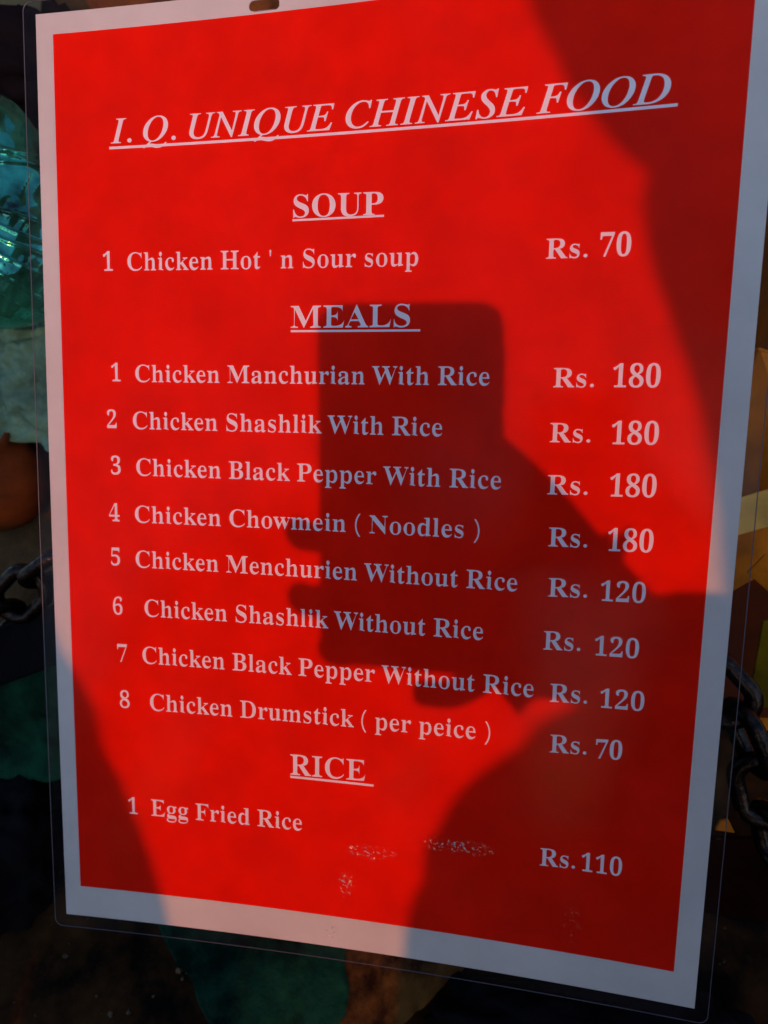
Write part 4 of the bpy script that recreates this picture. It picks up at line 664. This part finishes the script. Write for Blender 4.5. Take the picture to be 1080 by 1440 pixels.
# ================================================================= PHONE
M_PHONE = mat('phone_shell', (0.02, 0.02, 0.025), 0.3, coat=0.5)
M_GLASS = mat('screen_glass', (0.01, 0.01, 0.012), 0.08)
PH = MENU_M @ Matrix.Translation(CC) @ Matrix((CX, CY, CZ)).transposed().to_4x4()
phone = empty('mobile_phone', PH, 'dark mobile phone held upright in the right hand, casting the straight shadow on the menu', 'phone')
def pbox(name, c, s, m, r, th_axis=2):
    out = rrect(-s[0] / 2, -s[1] / 2, s[0] / 2, s[1] / 2, r, 6)
    k = len(out); V = []; 
    for z, sh in ((-s[2] / 2, .0008), (-s[2] / 2 + .0008, 0), (s[2] / 2 - .0008, 0), (s[2] / 2, .0008)):
        f = 1 - 2 * sh / s[0] if s[0] > .02 else 1
        V += [(c[0] + x * f, c[1] + y * f, c[2] + z) for x, y in out]
    F = [tuple(range(k))[::-1], tuple(range(3 * k, 4 * k))]
    for q in range(3):
        F += [(q * k + i, q * k + (i + 1) % k, (q + 1) * k + (i + 1) % k, (q + 1) * k + i) for i in range(k)]
    return obj(name, V, F, m, phone, smooth=False)
pbox('body', (.010, -.0640, .0065), (.076, .158, .0085), M_PHONE, .010)
pbox('screen', (.010, -.0640, .01095), (.071, .152, .0003), M_GLASS, .008)
pbox('camera_module', (0, 0, .0016), (.026, .020, .0012), M_GLASS, .005)
pbox('side_button', (.0483, -.040, .0065), (.0012, .020, .003), M_PHONE, .0004)
pbox('volume_button', (.0483, -.015, .0065), (.0012, .026, .003), M_PHONE, .0004)

# ================================================================= PEOPLE
M_SKIN = mat('skin', (0.40, 0.20, 0.12), 0.55, vary=0.12, vscale=60)
M_HAIR = mat('black_hair', (0.012, 0.010, 0.009), 0.5, bump=0.6, bscale=500)
M_SHIRT = mat('olive_shirt', (0.24, 0.24, 0.20), 0.85, vary=0.15, vscale=30, bump=0.5, bscale=700)
M_SHIRT2 = mat('blue_shirt', (0.16, 0.20, 0.32), 0.85, vary=0.15, vscale=30, bump=0.5, bscale=700)
M_SCARF = mat('grey_wool_scarf', (0.10, 0.10, 0.12), 0.95, vary=0.4, vscale=60, bump=1.0, bscale=300)
M_TROU = mat('dark_trousers', (0.03, 0.032, 0.045), 0.85, vary=0.2, vscale=30)
M_SHOE = mat('brown_shoe', (0.06, 0.03, 0.02), 0.5)
M_EYE = mat('eye', (0.75, 0.74, 0.72), 0.2)

FOLDS = bpy.data.textures.new('folds', 'CLOUDS'); FOLDS.noise_scale = .07; FOLDS.noise_depth = 2
def skin(name, nodes, edges, m, parent, sub=2, root=0):
    me = bpy.data.meshes.new(name); me.from_pydata([tuple(n[0]) for n in nodes], edges, []); me.update()
    bm = bmesh.new(); bm.from_mesh(me); lay = bm.verts.layers.skin.verify(); bm.verts.ensure_lookup_table()
    for i, n in enumerate(nodes):
        r = n[1]; r = (r, r) if not isinstance(r, tuple) else r
        bm.verts[i][lay].radius = r; bm.verts[i][lay].use_root = (i == root)
    bm.to_mesh(me); bm.free()
    me.materials.append(m)
    o = bpy.data.objects.new(name, me); COL.objects.link(o); o.parent = parent
    s = o.modifiers.new('skin', 'SKIN'); s.use_smooth_shade = True; s.branch_smoothing = 0.3
    q = o.modifiers.new('sub', 'SUBSURF'); q.levels = sub; q.render_levels = sub
    return o
def head(parent, c, up, fwd, k=1.0, hair_len=0.0):
    """ovoid head with face; c centre, up and fwd world vectors"""
    up = up.normalized(); fwd = (fwd - up * fwd.dot(up)).normalized(); rt = fwd.cross(up)
    M = Matrix.Translation(c - parent.location) @ Matrix((rt, fwd, up)).transposed().to_4x4()
    def g(a, r): return math.exp(-(a / r) ** 2)
    def face(p):
        x, y, z = p
        zz = z
        w = 0.074 * (1 - 0.24 * max(0, -zz) ** 1.5); dpt = .095 * (1 - .12 * max(0, -zz))
        q = Vector((x * w, y * dpt, z * (.118 if z > 0 else .112)))
        if y > 0:
            X, Z = q.x, q.z
            q.y += .022 * g(X, .010) * g(Z + .022, .020) + .008 * g(X, .007) * g(Z + .002, .02)      # nose
            q.y -= .007 * (g(X - .031, .014) + g(X + .031, .014)) * g(Z - .006, .011)                   # eye sockets
            q.y += .005 * g(Z - .024, .009) * g(X, .045)                                                # brow
            q.y += .006 * g(X, .020) * (g(Z + .055, .006) + g(Z + .067, .006))                          # lips
            q.y -= .004 * g(X, .022) * g(Z + .061, .003)
            q.y += .008 * g(X, .018) * g(Z + .094, .014)                                                # chin
        return q * k
    bm = bmesh.new(); bmesh.ops.create_icosphere(bm, subdivisions=5, radius=1)
    for v in bm.verts: v.co = M @ face(v.co)
    # ears
    for s in (-1, 1):
        r = bmesh.ops.create_icosphere(bm, subdivisions=3, radius=1)
        for v in r['verts']:
            p = v.co; rr = math.hypot(p.y, p.z)
            q = Vector((s * (.074 + .006 * p.x + .010 * max(0, -p.y + .3)), -.004 + .016 * p.y, -.008 + .030 * p.z)) * k
            v.co = M @ q
    h = obm('head', bm, M_SKIN, parent, True)
    bm = bmesh.new(); bmesh.ops.create_icosphere(bm, subdivisions=5, radius=1)
    for v in bm.verts:
        p = v.co.copy(); q = face(p)
        back_ = max(0, min(1, (.42 - p.y + p.z * .55) * 2.2)) if p.z > -.45 else max(0, min(1, (-p.y - .3) * 3))
        t = noise.fractal(p * 7, .7, 2, 5) * .008
        q = q * (1 + (.10 + .0) * back_) + q.normalized() * (t * back_) if back_ > 0 else q * .94
        v.co = M @ q
    hh = obm('hair', bm, M_HAIR, parent, True)
    for s in (-1, 1):
        bm = bmesh.new(); r = bmesh.ops.create_uvsphere(bm, u_segments=16, v_segments=10, radius=.0115 * k, matrix=M @ Matrix.Translation(Vector((s * .031, .0815, .006)) * k))
        obm('eye', bm, M_EYE, parent, True)
    return h
def shoe(parent, p, fwd):
    bm = bmesh.new(); bmesh.ops.create_icosphere(bm, subdivisions=3, radius=1)
    fwd = fwd.normalized(); rt = fwd.cross(Vector((0, 0, 1)))
    for v in bm.verts:
        q = v.co; z = max(q.z, -.45)
        v.co = p - parent.location + fwd * (.06 + q.y * .135) + rt * (q.x * .047 * (1 - .12 * q.y)) + Vector((0, 0, .022 + z * .045 * (1.25 - .45 * q.y)))
    return obm('shoe', bm, M_SHOE, parent, True)

UP = Vector((0, 0, 1)); FW = Vector((0, 1, 0))
def hand_at(parent, root, dirn, palm_n, side, curl=.5):
    """relaxed hand: palm plus five bent fingers"""
    d = dirn.normalized(); n = (palm_n - d * palm_n.dot(d)).normalized(); b = d.cross(n) * side
    o = parent.location
    palm = [(root - o, (.022, .016)), (root + d * .035 - o, (.034, .014)), (root + d * .075 - o, (.038, .013))]
    nodes = list(palm); edges = [(0, 1), (1, 2)]
    for q, (off, ln, r) in enumerate(((.027, .070, .0085), (.009, .078, .009), (-.009, .072, .0085), (-.026, .058, .0075))):
        p = root + d * .078 + b * off; dd = d.copy()
        prev = 2
        for j, f in enumerate((.0, .42, .32, .26)):
            if j: dd = (dd * math.cos(curl * .7) + n * math.sin(curl * .7)).normalized(); p = p + dd * ln * f
            nodes.append((p - o, r * (1 - .08 * j))); edges.append((prev, len(nodes) - 1)); prev = len(nodes) - 1
    prev = 1
    for j, p in enumerate((root + d * .03 + b * .034 + n * .008, root + d * .058 + b * .05 + n * .02, root + d * .085 + b * .052 + n * .03)):
        nodes.append((p - o, .0105 - .001 * j)); edges.append((prev, len(nodes) - 1)); prev = len(nodes) - 1
    return skin('hand', nodes, edges, M_SKIN, parent, 2)

def clothed(parent, neck, sl, sr, hip, armL, armR, shirt, feet, trou=M_TROU, trap=None):
    """shirt with sleeves and trousers; arm lists are [elbow, wrist]"""
    o = parent.location
    N = lambda p, r: (p - o, r)
    chest = neck.lerp(hip, .28); waist = neck.lerp(hip, .68)
    nodes = [N(hip, (.150, .105)), N(waist, (.135, .100)), N(chest, (.150, .105)), N(neck + (chest - neck) * .30, (.085, .075)), N(neck + UP * .015, (.052, .052)),
             N(sl, .074), N(armL[0], .056), N(armL[0].lerp(armL[1], .82), .042),
             N(sr, .074), N(armR[0], .068), N(armR[0].lerp(armR[1], .82), .058)]
    edges = [(0, 1), (1, 2), (2, 3), (3, 4), (2, 5), (5, 6), (6, 7), (2, 8), (8, 9), (9, 10)]
    nodes[0] = N(hip - UP * .07, (.150, .110))
    if trap is not None:
        nodes.append(N(trap, .085)); edges.remove((2, 5)); edges += [(2, 11), (11, 5)]
    so = skin('shirt', nodes, edges, shirt, parent, 3)
    dm = so.modifiers.new('folds', 'DISPLACE'); dm.texture = FOLDS; dm.strength = .030; dm.mid_level = .5; dm.texture_coords = 'LOCAL'
    kn = [(hip + Vector((s * .10, .03, -.40))) for s in (-1, 1)]
    nodes = [N(hip + UP * .02, (.120, .085))]; edges = []
    for s, k_, f in zip((-1, 1), kn, feet):
        i = len(nodes)
        nodes += [N(hip + Vector((s * .085, 0, -.08)), .088), N(k_, .062), N(f + UP * .10, .050)]
        edges += [(0, i), (i, i + 1), (i + 1, i + 2)]
    skin('trousers', nodes, edges, trou, parent, 2)

# ---- the photographer, right hand holding the phone
ph_neck = shadew(.214, -.035, .70); ph_head = shadew(.150, .203, .645)
ph_sl = shadew(.094, -.142, .69); ph_sr = ph_neck + Vector((.165, -.01, -.085))
ph_wrist = shadew(.114, -.060, .335)
ph_elb = shadew(.31, -.120, .43)
ph_hip = ph_neck + Vector((.02, -.02, -.56))
person = empty('person', Matrix.Translation((ph_hip.x, ph_hip.y, 0)), 'person in an olive shirt, thick scarf and dark trousers photographing the menu with a phone', 'person')
pl_elb = ph_sl + Vector((-.062, .06, -.26)); pl_wr = pl_elb + Vector((.02, .18, -.14))
feet = [Vector((ph_hip.x - .11, ph_hip.y, 0)), Vector((ph_hip.x + .12, ph_hip.y - .05, 0))]
clothed(person, ph_neck, ph_sl, ph_sr, ph_hip, [pl_elb, pl_wr], [ph_elb, ph_wrist], M_SHIRT, feet, trap=shadew(.150, -.112, .69))
hd = (MENU_M @ CC) - ph_head
head(person, ph_head, Vector((-.40, .25, .86)), hd, 1.05)
o = person.location
skin('scarf', [(ph_neck - UP * .07 - o, .082), (ph_neck.lerp(ph_head, .25) - o, .060), (ph_neck.lerp(ph_head, .60) - o, .070), (ph_neck.lerp(ph_head, .82) - o, .080)], [(0, 1), (1, 2), (2, 3)], M_SCARF, person)
skin('neck', [(ph_neck.lerp(ph_head, .4) - o, .055), (ph_neck.lerp(ph_head, .9) - o, .055)], [(0, 1)], M_SKIN, person)
for f in feet: shoe(person, f, FW)
hand_at(person, pl_elb.lerp(pl_wr, .98), pl_wr - pl_elb, Vector((1, 0, 0)), 1, .5)
# right hand: wrist, palm beside the phone, fingers across its back, tips round the far edge
def PP(a, b, c): return PH @ Vector((a + .012, b, c))      # phone frame: x right, y up, z towards the user
wl = PH.inverted() @ ph_wrist
nodes = [(ph_wrist - o, (.036, .028)), (PP(.070, -.120, .024) - o, (.040, .026)), (PP(.048, -.104, .016) - o, (.040, .020))]
edges = [(0, 1), (1, 2)]
fing = [((.044, -.074), (-.052, -.083), .0085, -.013), ((.043, -.096), (-.051, -.113), .0090, -.0135),
        ((.040, -.115), (-.038, -.136), .0085, -.0125), ((.036, -.132), (.000, -.1535), .0075, -.006)]
for (kx, ky), (tx, ty), r, dz in fing:
    prev = 2
    P4 = [(kx + .004, ky, .002), (kx - .008, ky - .002, dz), (kx * .35 + tx * .65, ky * .35 + ty * .65, dz - .001), (tx + .004, ty, dz * .45), (tx + .002, ty, .010)]
    if r == .0075: P4 = [(kx, ky, .008), (kx - .006, ky - .012, .004), ((kx + tx) / 2, ty + .001, .002), (tx, ty, .004)]
    for j, p in enumerate(P4):
        nodes.append((PP(*p) - o, r * (1.05 - .06 * j))); edges.append((prev, len(nodes) - 1)); prev = len(nodes) - 1
nodes.append((PP(.030, -.150, .020) - o, .030)); edges.append((1, len(nodes) - 1)); nodes.append((PP(.062, -.150, .022) - o, .050)); edges.append((1, len(nodes) - 1))
prev = 1
for j, p in enumerate(((.050, -.086, .022), (.038, -.062, .022), (.024, -.045, .020), (.008, -.034, .019))):
    nodes.append((PP(*p) - o, (.030, .0165, .0115, .009)[j])); edges.append((prev, len(nodes) - 1)); prev = len(nodes) - 1
skin('hand', nodes, edges, M_SKIN, person, 2)
skin('forearm', [(ph_wrist.lerp(ph_elb, -.08) - o, (.040, .034)), (ph_wrist.lerp(ph_elb, .15) - o, .048), (ph_wrist.lerp(ph_elb, .4) - o, .052)], [(0, 1), (1, 2)], M_SKIN, person)

# ---- a bystander at the left
by_sr = shadew(-.189, -.088, .76); by_neck = by_sr + Vector((-.175, -.01, .085)); by_sl = by_neck + Vector((-.175, -.01, -.085))
by_hip = by_neck + Vector((0, -.01, -.56)); by_head = by_neck + Vector((0, .035, .165))
by = empty('person', Matrix.Translation((by_hip.x, by_hip.y, 0)), 'person in a blue shirt standing at the left beside the photographer', 'person')
e1 = by_sl + Vector((-.05, .0, -.28)); w1 = e1 + Vector((.01, .08, -.23)); e2 = by_sr + Vector((.035, .0, -.28)); w2 = e2 + Vector((0, .08, -.23))
feet = [by_hip * 1.0, by_hip * 1.0]; feet[0] = Vector((by_hip.x - .11, by_hip.y, 0)); feet[1] = Vector((by_hip.x + .11, by_hip.y, 0))
clothed(by, by_neck, by_sl, by_sr, by_hip, [e1, w1], [e2, w2], M_SHIRT2, feet)
head(by, by_head, UP, FW + Vector((.2, 0, -.2)))
o = by.location
skin('neck', [(by_neck - UP * .07 - o, .068), (by_neck.lerp(by_head, .6) - o, .058)], [(0, 1)], M_SKIN, by)
for f in feet: shoe(by, f, FW)
hand_at(by, e1.lerp(w1, .98), w1 - e1, Vector((1, 0, 0)), 1, .5); hand_at(by, e2.lerp(w2, .98), w2 - e2, Vector((-1, 0, 0)), -1, .5)
